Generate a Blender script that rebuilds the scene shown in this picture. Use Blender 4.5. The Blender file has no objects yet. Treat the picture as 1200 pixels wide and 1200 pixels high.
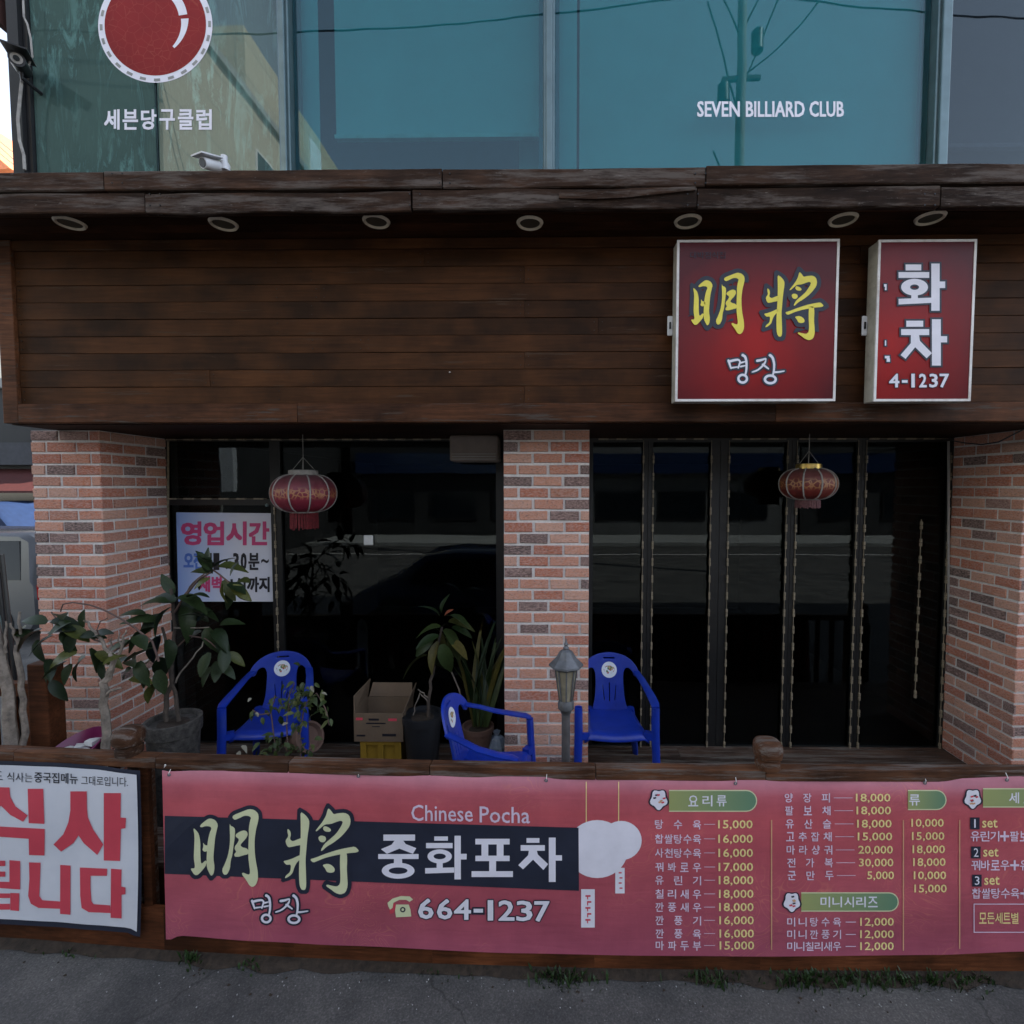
import bpy, bmesh, math, random
from mathutils import Vector, Matrix, Euler, noise
random.seed(7)
S = bpy.context.scene
COL = S.collection
R = math.radians
# ------------------------------------------------------------------ camera, sky, sun, exposure
CAM_Z = 2.5
cam_data = bpy.data.cameras.new('camera')
cam = bpy.data.objects.new('camera', cam_data); COL.objects.link(cam)
cam.location = (0, 0, CAM_Z)
cam.rotation_euler = (R(90 - 2.8), 0, R(0.8))
cam_data.sensor_width = 36; cam_data.lens = 18.0
cam_data.shift_x = -32 / 1200; cam_data.shift_y = 0
cam_data.clip_start = 0.05; cam_data.clip_end = 2000
S.camera = cam
CR = cam.rotation_euler.to_matrix()

SUN_EL, SUN_AZ = 46.0, 25.0            # azimuth measured from +X towards +Y
world = bpy.data.worlds.new('World'); S.world = world; world.use_nodes = True
wn = world.node_tree.nodes; wl = world.node_tree.links
bg = wn['Background']
sky = wn.new('ShaderNodeTexSky'); sky.sky_type = 'NISHITA'; sky.sun_disc = False
sky.sun_elevation = R(SUN_EL); sky.sun_rotation = R(90 - SUN_AZ)
sky.air_density = 1.0; sky.dust_density = 0.3; sky.ozone_density = 1.0
hs = wn.new('ShaderNodeHueSaturation'); hs.inputs['Saturation'].default_value = 0.52
wl.new(sky.outputs[0], hs.inputs['Color']); wl.new(hs.outputs[0], bg.inputs[0]); bg.inputs[1].default_value = 0.1
sun_d = bpy.data.lights.new('sun', 'SUN'); sun_d.energy = 3.2; sun_d.angle = R(0.5); sun_d.color = (1, 0.95, 0.87)
sun = bpy.data.objects.new('sun', sun_d); COL.objects.link(sun)
sd = Vector((math.cos(R(SUN_AZ)) * math.cos(R(SUN_EL)), math.sin(R(SUN_AZ)) * math.cos(R(SUN_EL)), math.sin(R(SUN_EL))))
sun.rotation_euler = sd.to_track_quat('Z', 'Y').to_euler(); sun.location = (10, 10, 30)
S.view_settings.view_transform = 'Standard'; S.view_settings.look = 'None'
S.view_settings.exposure = 2.28; S.view_settings.gamma = 1; S.view_settings.use_curve_mapping = False
S.render.engine = 'CYCLES'
S.cycles.use_denoising = True
S.cycles.max_bounces = 10; S.cycles.transparent_max_bounces = 12

# ------------------------------------------------------------------ helpers
def at(px, py, Y):
    """photo pixel (1200 grid) at depth Y -> world point"""
    d = CR @ Vector(((px - 632) / 600, -(py - 600) / 600, -1))
    t = Y / d.y
    return Vector((0, 0, CAM_Z)) + d * t
def wpos(o):
    v = Vector((0, 0, 0))
    while o is not None:
        v += o.location; o = o.parent
    return v
def tag(o, label=None, cat=None, group=None, kind=None):
    if label: o['label'] = label
    if cat: o['category'] = cat
    if group: o['group'] = group
    if kind: o['kind'] = kind
    return o
def empty(name, loc, label=None, cat=None, group=None, kind=None):
    o = bpy.data.objects.new(name, None); COL.objects.link(o); o.location = loc
    o.empty_display_size = 0.1
    return tag(o, label, cat, group, kind)
class MB:
    def __init__(s): s.v = []; s.f = []
    def add(s, vs, fs):
        n = len(s.v); s.v += [tuple(v) for v in vs]; s.f += [tuple(i + n for i in f) for f in fs]; return s
    def box(s, x0, x1, y0, y1, z0, z1):
        return s.add([(x0,y0,z0),(x1,y0,z0),(x1,y1,z0),(x0,y1,z0),(x0,y0,z1),(x1,y0,z1),(x1,y1,z1),(x0,y1,z1)],
                     [(0,3,2,1),(4,5,6,7),(0,1,5,4),(1,2,6,5),(2,3,7,6),(3,0,4,7)])
    def quad(s, a, b, c, d): return s.add([a, b, c, d], [(0,1,2,3)])
    def bar(s, a, b, w, h, up=(0,0,1)):
        a = Vector(a); b = Vector(b); t = (b - a).normalized(); u = Vector(up)
        if abs(t.dot(u)) > 0.95: u = Vector((0,1,0))
        r = t.cross(u).normalized() * w / 2; q = r.cross(t).normalized() * h / 2
        vs = [p + i * r + j * q for p in (a, b) for i, j in ((-1,-1),(1,-1),(1,1),(-1,1))]
        return s.add(vs, [(0,1,2,3),(7,6,5,4),(0,4,5,1),(1,5,6,2),(2,6,7,3),(3,7,4,0)])
    def tube(s, pts, rad, n=8, cap=True, flat=1.0, up=None):
        pts = [Vector(p) for p in pts]; rs = rad if isinstance(rad, (list, tuple)) else [rad] * len(pts)
        base = len(s.v); prev = None
        for i, p in enumerate(pts):
            t = (pts[min(i+1, len(pts)-1)] - pts[max(i-1, 0)]).normalized()
            if up is not None:
                r = t.cross(Vector(up))
                if r.length < 1e-3: r = Vector((1,0,0))
                r.normalize()
            elif prev is None:
                r = t.cross(Vector((0,0,1)))
                if r.length < 1e-3: r = Vector((1,0,0))
                r.normalize()
            else:
                r = (prev - t * prev.dot(t)).normalized()
            prev = r; q = r.cross(t)
            for k in range(n):
                a = 2 * math.pi * (k + 0.5) / n
                s.v.append(tuple(p + r * math.cos(a) * rs[i] + q * math.sin(a) * rs[i] * flat))
        for i in range(len(pts) - 1):
            for k in range(n):
                k2 = (k + 1) % n
                s.f.append((base+i*n+k, base+i*n+k2, base+(i+1)*n+k2, base+(i+1)*n+k))
        if cap:
            s.f.append(tuple(base + k for k in range(n))[::-1]); s.f.append(tuple(base + (len(pts)-1)*n + k for k in range(n)))
        return s
    def lathe(s, prof, c=(0,0,0), n=20, a0=0.0, a1=None, fn=None):
        base = len(s.v)
        for r, z in prof:
            for k in range(n):
                a = 2 * math.pi * k / n; rr = r * (fn(a) if fn else 1)
                s.v.append((c[0] + rr * math.cos(a), c[1] + rr * math.sin(a), c[2] + z))
        for i in range(len(prof) - 1):
            for k in range(n):
                k2 = (k + 1) % n
                s.f.append((base+i*n+k, base+i*n+k2, base+(i+1)*n+k2, base+(i+1)*n+k))
        s.f.append(tuple(base + k for k in range(n))[::-1]); s.f.append(tuple(base + (len(prof)-1)*n + k for k in range(n)))
        return s
    def mesh(s, name, mat=None, smooth=False, off=(0,0,0)):
        m = bpy.data.meshes.new(name)
        ox, oy, oz = off
        m.from_pydata([(x-ox, y-oy, z-oz) for x, y, z in s.v], [], s.f)
        if mat: m.materials.append(mat)
        if smooth:
            m.polygons.foreach_set('use_smooth', [True] * len(m.polygons))
            try: m.set_sharp_from_angle(angle=R(40))
            except Exception: pass
        m.update(); return m
    def build(s, name, mat, parent=None, smooth=False, **k):
        off = wpos(parent) if parent else (0,0,0)
        o = bpy.data.objects.new(name, s.mesh(name, mat, smooth, off)); COL.objects.link(o); o.parent = parent
        return tag(o, **k)
def bevel(o, w=0.005, seg=2):
    md = o.modifiers.new('bevel', 'BEVEL'); md.width = w; md.segments = seg; md.limit_method = 'ANGLE'; md.angle_limit = R(40)
    return o
def copy_tree(o, parent=None):
    c = o.copy(); COL.objects.link(c); c.parent = parent
    for ch in [x for x in KIDS.get(o.name, [])]: pass
    for ch in list(o.children): copy_tree(ch, c)
    return c
KIDS = {}

# ------------------------------------------------------------------ materials
def mat_new(name):
    m = bpy.data.materials.new(name); m.use_nodes = True
    nt = m.node_tree; b = nt.nodes['Principled BSDF']
    return m, nt, b
def N(nt, t, **k):
    n = nt.nodes.new(t)
    for a, v in k.items(): setattr(n, a, v)
    return n
def noise_n(nt, scale, detail=4, rough=0.55, vec=None, dist=0.0):
    n = N(nt, 'ShaderNodeTexNoise'); n.inputs['Scale'].default_value = scale; n.inputs['Detail'].default_value = detail
    n.inputs['Roughness'].default_value = rough; n.inputs['Distortion'].default_value = dist
    if vec is not None: nt.links.new(vec, n.inputs['Vector'])
    return n
def mapping(nt, scale=(1,1,1), src='Object', loc=(0,0,0)):
    tc = N(nt, 'ShaderNodeTexCoord'); mp = N(nt, 'ShaderNodeMapping'); mp.inputs['Scale'].default_value = scale
    mp.inputs['Location'].default_value = loc
    nt.links.new(tc.outputs[src], mp.inputs['Vector']); return mp.outputs[0]
def ramp(nt, fac, stops, interp='LINEAR'):
    r = N(nt, 'ShaderNodeValToRGB'); r.color_ramp.interpolation = interp
    e = r.color_ramp.elements
    while len(e) > 1: e.remove(e[-1])
    e[0].position = stops[0][0]; e[0].color = (*stops[0][1], 1)
    for p, c in stops[1:]:
        x = e.new(p); x.color = (*c, 1)
    if fac is not None: nt.links.new(fac, r.inputs[0])
    return r
def mix(nt, fac, a, b, mode='MIX'):
    m = N(nt, 'ShaderNodeMix', data_type='RGBA', blend_type=mode)
    for sock, v in ((0, fac), (6, a), (7, b)):
        if isinstance(v, (int, float)): m.inputs[sock].default_value = v
        elif isinstance(v, tuple): m.inputs[sock].default_value = (*v, 1)
        else: nt.links.new(v, m.inputs[sock])
    return m.outputs[2]
def bump(nt, b, h, strength=0.3, dist=0.01):
    n = N(nt, 'ShaderNodeBump'); n.inputs['Strength'].default_value = strength; n.inputs['Distance'].default_value = dist
    nt.links.new(h, n.inputs['Height']); nt.links.new(n.outputs[0], b.inputs['Normal'])
def simple(name, col, rough=0.5, metal=0.0, var=0.15, scale=8, bmp=0.0, spec=0.5, dirt=None):
    m, nt, b = mat_new(name)
    v = mapping(nt); n = noise_n(nt, scale, 5, 0.6, v)
    lo = tuple(c * (1 - var) for c in col); hi = tuple(min(1, c * (1 + var)) for c in col)
    c = ramp(nt, n.outputs[0], [(0.3, lo), (0.7, hi)]).outputs[0]
    if dirt:
        n2 = noise_n(nt, scale * 0.6, 6, 0.7, v)
        f = ramp(nt, n2.outputs[0], [(0.5, (0,0,0)), (0.72, (1,1,1))]).outputs[0]
        c = mix(nt, f, c, dirt)
    nt.links.new(c, b.inputs['Base Color'])
    b.inputs['Roughness'].default_value = rough; b.inputs['Metallic'].default_value = metal
    b.inputs['Specular IOR Level'].default_value = spec
    if bmp: bump(nt, b, n.outputs[0], bmp, 0.01)
    return m
def wood(name, c1, c2, grey=None, vary=1.0, stretch=(1.2, 18, 18), rough=0.6, greyamt=0.5, src='Object', bmp=0.35, flecks=False):
    m, nt, b = mat_new(name)
    oi = N(nt, 'ShaderNodeObjectInfo')
    tc = N(nt, 'ShaderNodeTexCoord'); ad = N(nt, 'ShaderNodeVectorMath', operation='ADD')
    mul = N(nt, 'ShaderNodeVectorMath', operation='SCALE'); mul.inputs['Scale'].default_value = 37.0
    cx = N(nt, 'ShaderNodeCombineXYZ')
    for i in range(3): nt.links.new(oi.outputs['Random'], cx.inputs[i])
    nt.links.new(cx.outputs[0], mul.inputs[0]); nt.links.new(tc.outputs[src], ad.inputs[0]); nt.links.new(mul.outputs[0], ad.inputs[1])
    mp = N(nt, 'ShaderNodeMapping'); mp.inputs['Scale'].default_value = stretch; nt.links.new(ad.outputs[0], mp.inputs[0])
    g = noise_n(nt, 3.0, 8, 0.7, mp.outputs[0], 0.6)
    blot = noise_n(nt, 2.2, 4, 0.6, ad.outputs[0])
    c = ramp(nt, g.outputs[0], [(0.3, c1), (0.7, c2)]).outputs[0]
    dk = ramp(nt, blot.outputs[0], [(0.35, (0.45, 0.45, 0.45)), (0.65, (1.35, 1.25, 1.15))]).outputs[0]
    c = mix(nt, 1.0, c, dk, 'MULTIPLY')
    rr = ramp(nt, oi.outputs['Random'], [(0, (1 - .28 * vary,) * 3), (1, (1 + .25 * vary, 1 + .2 * vary, 1 + .15 * vary))]).outputs[0]
    c = mix(nt, 1.0, c, rr, 'MULTIPLY')
    if grey:
        n3 = noise_n(nt, 1.6, 7, 0.75, mp.outputs[0]); 
        f = ramp(nt, n3.outputs[0], [(0.5 - greyamt * 0.2, (0,0,0)), (0.62, (1,1,1))]).outputs[0]
        c = mix(nt, f, c, grey)
    if flecks:
        mp2 = N(nt, 'ShaderNodeMapping'); mp2.inputs['Scale'].default_value = (5, 26, 26); nt.links.new(ad.outputs[0], mp2.inputs[0])
        fl = noise_n(nt, 2.4, 9, 0.8, mp2.outputs[0]); ff = ramp(nt, fl.outputs[0], [(0.62, (0,0,0)), (0.68, (0.7,0.7,0.7))]).outputs[0]; c = mix(nt, ff, c, (0.3, 0.27, 0.25))
    nt.links.new(c, b.inputs['Base Color']); b.inputs['Roughness'].default_value = rough
    b.inputs['Specular IOR Level'].default_value = 0.14
    bump(nt, b, g.outputs[0], bmp, 0.004)
    return m
M = {}
M['plank'] = wood('dark stained pine', (0.036, 0.0140, 0.0046), (0.075, 0.031, 0.0115), vary=.45, grey=(0.06, 0.034, 0.02), greyamt=-0.6, stretch=(.8, 14, 14))
M['frameboard'] = wood('brown stained pine', (0.04, 0.017, 0.008), (0.12, 0.05, 0.024), grey=(0.07, 0.055, 0.045), greyamt=-0.3)
M['capboard'] = wood('weathered grey timber', (0.016, 0.009, 0.006), (0.062, 0.036, 0.025), grey=(0.105, 0.085, 0.074), stretch=(1.0, 10, 10), rough=0.8, greyamt=0.0, bmp=0.9, flecks=True)
M['rail'] = wood('old fence timber', (0.04, 0.018, 0.01), (0.13, 0.062, 0.034), grey=(0.13, 0.105, 0.09), rough=0.7, greyamt=0.0)
M['redwood'] = wood('reddish fence timber', (0.05, 0.018, 0.008), (0.15, 0.055, 0.024), rough=0.6)
M['deck'] = wood('grey brown decking', (0.05, 0.03, 0.022), (0.13, 0.085, 0.065), grey=(0.16, 0.14, 0.12), rough=0.6, greyamt=0.1)
M['soffit'] = wood('black brown soffit', (0.022, 0.009, 0.004), (0.055, 0.024, 0.012))
M['black'] = simple('black frame paint', (0.008, 0.008, 0.008), 0.45, var=0.3)
M['blackmetal'] = simple('dark metal', (0.02, 0.02, 0.022), 0.4, 0.3)
M['beads'] = simple('yellowed trim', (0.26, 0.215, 0.15), 0.5, var=0.35, scale=40)
M['bluepl'] = simple('blue plastic', (0.007, 0.03, 0.30), 0.36, var=0.2, scale=6, spec=0.5, dirt=(0.03, 0.06, 0.3))
M['whitepl'] = simple('white plastic', (0.62, 0.62, 0.6), 0.4)
M['cream'] = simple('aged cream sheet', (0.5, 0.47, 0.4), 0.5, var=0.12, scale=10, dirt=(0.3, 0.27, 0.22))
M['whiteframe'] = simple('white aluminium trim', (0.75, 0.72, 0.7), 0.4, dirt=(0.5, 0.44, 0.4))
M['navy'] = simple('navy print', (0.018, 0.022, 0.04), 0.5)
M['txtwhite'] = simple('white print', (0.78, 0.76, 0.84), 0.45, var=0.06)
M['txtcream'] = simple('gold cream print', (0.66, 0.68, 0.42), 0.45, var=0.06)
M['txtyellow'] = simple('yellow print', (0.85, 0.72, 0.08), 0.4, var=0.08)
M['txtprice'] = simple('pale gold print', (0.85, 0.7, 0.3), 0.45, var=0.1)
M['txtitem'] = simple('lilac print', (0.72, 0.6, 0.74), 0.45, var=0.1)
M['redprint'] = simple('red print', (0.6, 0.06, 0.09), 0.5, var=0.08, scale=6)
M['magprint'] = simple('magenta print', (0.5, 0.05, 0.16), 0.5, var=0.1)
M['blueprint'] = simple('blue print', (0.07, 0.16, 0.5), 0.5)
M['ink'] = simple('black print', (0.01, 0.01, 0.016), 0.5)
M['goldline'] = simple('thin gold line', (0.62, 0.35, 0.2), 0.5)
M['grille'] = simple('downlight grille', (0.07, 0.06, 0.045), 0.5)
M['lightring'] = simple('cream plastic ring', (0.75, 0.66, 0.52), 0.5, dirt=(0.5, 0.43, 0.34))
M['alu'] = simple('teal grey aluminium', (0.12, 0.17, 0.18), 0.35, 0.6, var=0.15)
M['cement'] = simple('painted cement', (0.3, 0.3, 0.29), 0.85, var=0.2, scale=3)
M['darkwall'] = simple('dark interior paint', (0.02, 0.018, 0.017), 0.8)
M['terracotta'] = simple('terracotta', (0.11, 0.06, 0.045), 0.8, dirt=(0.12, 0.07, 0.05))
M['darkpot'] = simple('black plastic pot', (0.014, 0.015, 0.018), 0.45)
M['roughpot'] = simple('rough dark stone pot', (0.05, 0.045, 0.04), 0.95, var=0.6, scale=30, bmp=0.9)
M['soil'] = simple('soil', (0.03, 0.02, 0.013), 0.95, var=0.5, scale=30, bmp=0.8)
M['cardboard'] = simple('cardboard', (0.14, 0.095, 0.06), 0.85, var=0.12, scale=6)
M['crate'] = simple('yellow plastic crate', (0.3, 0.18, 0.02), 0.5, var=0.12)
M['bark'] = simple('pale bark', (0.2, 0.165, 0.135), 0.9, var=0.45, scale=22, bmp=0.9)
M['barkdark'] = simple('dark bark', (0.06, 0.045, 0.035), 0.9, var=0.4, scale=22, bmp=0.8)
M['twig'] = simple('twig', (0.1, 0.06, 0.05), 0.8)
M['gold'] = simple('tarnished gold', (0.6, 0.42, 0.13), 0.35, 0.8, var=0.3, scale=30)
M['dustgrey'] = simple('dusty wire', (0.3, 0.28, 0.26), 0.7, var=0.3, scale=20)
M['tassel'] = simple('faded red fringe', (0.13, 0.01, 0.014), 0.8, var=0.4, scale=60)
M['tasselpink'] = simple('dusty pink fringe', (0.16, 0.07, 0.075), 0.8, var=0.4, scale=60)
M['purplepl'] = simple('purple plastic', (0.13, 0.012, 0.06), 0.3, var=0.2)
M['bag'] = simple('blue grey plastic bag', (0.16, 0.2, 0.26), 0.35, var=0.3, scale=12, bmp=0.8)
M['lampbody'] = simple('weathered pewter metal', (0.12, 0.125, 0.135), 0.55, 0.3, var=0.35, scale=14, dirt=(0.07, 0.06, 0.055), bmp=0.3)
M['lamppole'] = simple('grey brown pole', (0.085, 0.078, 0.08), 0.6, 0.2, var=0.3, scale=14)
M['lampglass'] = simple('frosted amber glass', (0.24, 0.21, 0.15), 0.3, var=0.25, scale=25)
M['carwhite'] = simple('silver car paint', (0.075, 0.078, 0.085), 0.25, var=0.03)
M['carblue'] = simple('dark blue car paint', (0.015, 0.03, 0.08), 0.2, var=0.05)
M['carglass'] = simple('car glass', (0.006, 0.006, 0.007), 0.12, var=0.05, spec=0.15)
M['tyre'] = simple('rubber', (0.015, 0.015, 0.015), 0.8)
M['redlamp'] = simple('red lamp lens', (0.5, 0.01, 0.01), 0.15)
M['awnred'] = simple('red awning', (0.06, 0.006, 0.004), 0.8)
M['panelwhite'] = simple('plain white panel', (0.42, 0.43, 0.45), 0.5)
M['orange'] = simple('orange roof paint', (0.75, 0.22, 0.08), 0.6)
M['bluesheet'] = simple('blue tarpaulin', (0.014, 0.03, 0.08), 0.6, spec=0.2)
M['concrete'] = simple('utility pole concrete', (0.22, 0.215, 0.2), 0.85, var=0.2)
M['camwhite'] = simple('camera housing white', (0.6, 0.6, 0.62), 0.35)
M['dullgreen'] = simple('dull green unlit front', (0.05, 0.075, 0.07), 0.6, var=0.2, scale=1)  # dark colour that stands in for shade on the beige building's front
M['darkshop'] = simple('dark cladding', (0.02, 0.02, 0.021), 0.7, var=0.3, scale=0.7)
M['windowdark'] = simple('dark window glass', (0.01, 0.014, 0.018), 0.1)
M['greyclad'] = simple('grey cladding', (0.12, 0.12, 0.12), 0.8, var=0.2, scale=0.5)

def brick_mat():
    m, nt, b = mat_new('antique brick')
    oi = N(nt, 'ShaderNodeObjectInfo')
    base = ramp(nt, oi.outputs['Random'], [
        (0.0, (0.40, 0.11, 0.05)), (0.12, (0.52, 0.19, 0.1)), (0.25, (0.58, 0.26, 0.16)), (0.38, (0.46, 0.14, 0.07)),
        (0.5, (0.54, 0.22, 0.13)), (0.6, (0.6, 0.32, 0.22)), (0.7, (0.42, 0.17, 0.1)), (0.78, (0.55, 0.3, 0.21)),
        (0.84, (0.3, 0.17, 0.14)), (0.86, (0.085, 0.055, 0.05)), (0.92, (0.13, 0.08, 0.07)), (0.965, (0.06, 0.045, 0.043))], 'CONSTANT').outputs[0]
    tc = N(nt, 'ShaderNodeTexCoord')
    sc = N(nt, 'ShaderNodeVectorMath', operation='SCALE'); sc.inputs['Scale'].default_value = 61
    cx = N(nt, 'ShaderNodeCombineXYZ')
    for i in range(3): nt.links.new(oi.outputs['Random'], cx.inputs[i])
    nt.links.new(cx.outputs[0], sc.inputs[0])
    ad = N(nt, 'ShaderNodeVectorMath', operation='ADD'); nt.links.new(tc.outputs['Object'], ad.inputs[0]); nt.links.new(sc.outputs[0], ad.inputs[1])
    n1 = noise_n(nt, 9, 5, 0.65, ad.outputs[0]); n2 = noise_n(nt, 45, 5, 0.7, ad.outputs[0]); n3 = noise_n(nt, 13, 6, 0.7, ad.outputs[0], 0.6)
    c = mix(nt, 1.0, base, ramp(nt, n2.outputs[0], [(0.3, (0.75, 0.75, 0.75)), (0.7, (1.2, 1.2, 1.2))]).outputs[0], 'MULTIPLY')
    wash = ramp(nt, n1.outputs[0], [(0.38, (0,0,0)), (0.64, (0.62, 0.62, 0.62))]).outputs[0]
    c = mix(nt, wash, c, (0.6, 0.4, 0.35))
    char = ramp(nt, n3.outputs[0], [(0.54, (0,0,0)), (0.64, (0.85, 0.85, 0.85))]).outputs[0]
    c = mix(nt, char, c, (0.08, 0.06, 0.058))
    nt.links.new(c, b.inputs['Base Color']); b.inputs['Roughness'].default_value = 0.9
    bump(nt, b, n2.outputs[0], 0.6, 0.004)
    return m
M['brick'] = brick_mat()
def mortar_mat():
    m, nt, b = mat_new('pale mortar')
    v = mapping(nt); n = noise_n(nt, 60, 6, 0.7, v); n2 = noise_n(nt, 3, 4, 0.6, v)
    c = ramp(nt, n.outputs[0], [(0.3, (0.58, 0.55, 0.53)), (0.7, (0.8, 0.77, 0.75))]).outputs[0]
    c = mix(nt, 1.0, c, ramp(nt, n2.outputs[0], [(0.3, (0.82, 0.8, 0.8)), (0.7, (1.05, 1.05, 1.05))]).outputs[0], 'MULTIPLY')
    nt.links.new(c, b.inputs['Base Color']); b.inputs['Roughness'].default_value = 0.95
    bump(nt, b, n.outputs[0], 0.8, 0.004)
    return m
M['mortar'] = mortar_mat()

def glass_mat(name, tint, ior=1.5, rough=0.0, refl=(0.85, 0.97, 1), film=None, filmfac=0.0):
    """thin pane: tinted see-through + mirror reflection by fresnel (+ optional streaky film)"""
    m = bpy.data.materials.new(name); m.use_nodes = True; nt = m.node_tree; nt.nodes.clear()
    out = N(nt, 'ShaderNodeOutputMaterial'); tr = N(nt, 'ShaderNodeBsdfTransparent'); gl = N(nt, 'ShaderNodeBsdfGlossy')
    tr.inputs[0].default_value = (*tint, 1); gl.inputs['Roughness'].default_value = rough; gl.inputs[0].default_value = (*refl, 1)
    f0 = ((ior - 1) / (ior + 1)) ** 2
    lw = N(nt, 'ShaderNodeLayerWeight'); lw.inputs[0].default_value = 0.5
    pw = N(nt, 'ShaderNodeMath', operation='POWER'); pw.inputs[1].default_value = 5; nt.links.new(lw.outputs['Facing'], pw.inputs[0])
    fr = N(nt, 'ShaderNodeMath', operation='MULTIPLY_ADD'); fr.inputs[1].default_value = 1 - f0; fr.inputs[2].default_value = f0; nt.links.new(pw.outputs[0], fr.inputs[0])
    v = mapping(nt, (1, 1, 1)); n = noise_n(nt, 1.4, 2, 0.5, v)
    bp = N(nt, 'ShaderNodeBump'); bp.inputs['Strength'].default_value = 0.04; bp.inputs['Distance'].default_value = 0.02
    nt.links.new(n.outputs[0], bp.inputs['Height']); nt.links.new(bp.outputs[0], gl.inputs['Normal'])
    ms = N(nt, 'ShaderNodeMixShader'); nt.links.new(fr.outputs[0], ms.inputs[0])
    under = tr.outputs[0]
    if film:
        df = N(nt, 'ShaderNodeBsdfDiffuse')
        v2 = mapping(nt, (7, 7, 1.3)); s1 = noise_n(nt, 1.6, 8, 0.75, v2, 1.2); v3 = mapping(nt, (1, 1, 1)); s2 = noise_n(nt, 1.7, 5, 0.6, v3)
        c = ramp(nt, s1.outputs[0], [(0.35, film[0]), (0.5, film[1]), (0.62, film[2])]).outputs[0]
        c = mix(nt, ramp(nt, s2.outputs[0], [(0.42, (0.75,0.75,0.75)), (0.6, (0.05,0.05,0.05))]).outputs[0], c, film[0])
        nt.links.new(c, df.inputs[0])
        m2 = N(nt, 'ShaderNodeMixShader'); m2.inputs[0].default_value = filmfac
        nt.links.new(tr.outputs[0], m2.inputs[1]); nt.links.new(df.outputs[0], m2.inputs[2]); under = m2.outputs[0]
    nt.links.new(under, ms.inputs[1]); nt.links.new(gl.outputs[0], ms.inputs[2]); nt.links.new(ms.outputs[0], out.inputs[0])
    return m
M['shopglass'] = glass_mat('smoked shopfront glass', (0.5, 0.51, 0.51), 1.36)
M['tealglass'] = glass_mat('teal coated glass', (0.36, 0.64, 0.66), 1.66, refl=(0.72, 0.88, 0.95))
M['greenglass'] = glass_mat('green coated glass', (0.3, 0.42, 0.36), 1.75, film=((0.075, 0.13, 0.115), (0.05, 0.085, 0.08), (0.15, 0.3, 0.28)), filmfac=0.8)
M['greyglass'] = glass_mat('grey coated glass', (0.38, 0.42, 0.46), 1.6)
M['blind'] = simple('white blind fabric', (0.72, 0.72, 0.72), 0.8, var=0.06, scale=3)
M['blinddark'] = simple('grey blind fabric', (0.3, 0.32, 0.33), 0.8, var=0.1)  # darker grey cloth for the left and right blinds
M['room'] = simple('dim blue room wall', (0.03, 0.07, 0.17), 0.8)

def leaf_mat(name, dark, light, yellow=None, trans=0.15):
    m, nt, b = mat_new(name)
    oi = N(nt, 'ShaderNodeObjectInfo'); v = mapping(nt); n = noise_n(nt, 12, 4, 0.6, v)
    st = [(0.0, dark), (0.75, light)] + ([(0.93, yellow)] if yellow else [])
    c = ramp(nt, oi.outputs['Random'], st).outputs[0]
    c = mix(nt, 1.0, c, ramp(nt, n.outputs[0], [(0.3, (0.7,0.7,0.7)), (0.7, (1.25,1.25,1.2))]).outputs[0], 'MULTIPLY')
    nt.links.new(c, b.inputs['Base Color']); b.inputs['Roughness'].default_value = 0.42
    b.inputs['Specular IOR Level'].default_value = 0.22
    return m
M['leafdark'] = leaf_mat('dark rubber leaf', (0.008, 0.016, 0.007), (0.022, 0.036, 0.013), (0.075, 0.08, 0.018))
M['leafmid'] = leaf_mat('mid green leaf', (0.012, 0.024, 0.008), (0.03, 0.046, 0.014), (0.09, 0.075, 0.02))
M['leafsmall'] = leaf_mat('small leaf', (0.02, 0.032, 0.01), (0.045, 0.065, 0.02), (0.09, 0.1, 0.035))
M['weed'] = leaf_mat('weed', (0.012, 0.028, 0.008), (0.03, 0.055, 0.016), (0.06, 0.07, 0.02))
M['deadleaf'] = simple('pale dead leaf', (0.22, 0.2, 0.15), 0.7)

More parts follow.
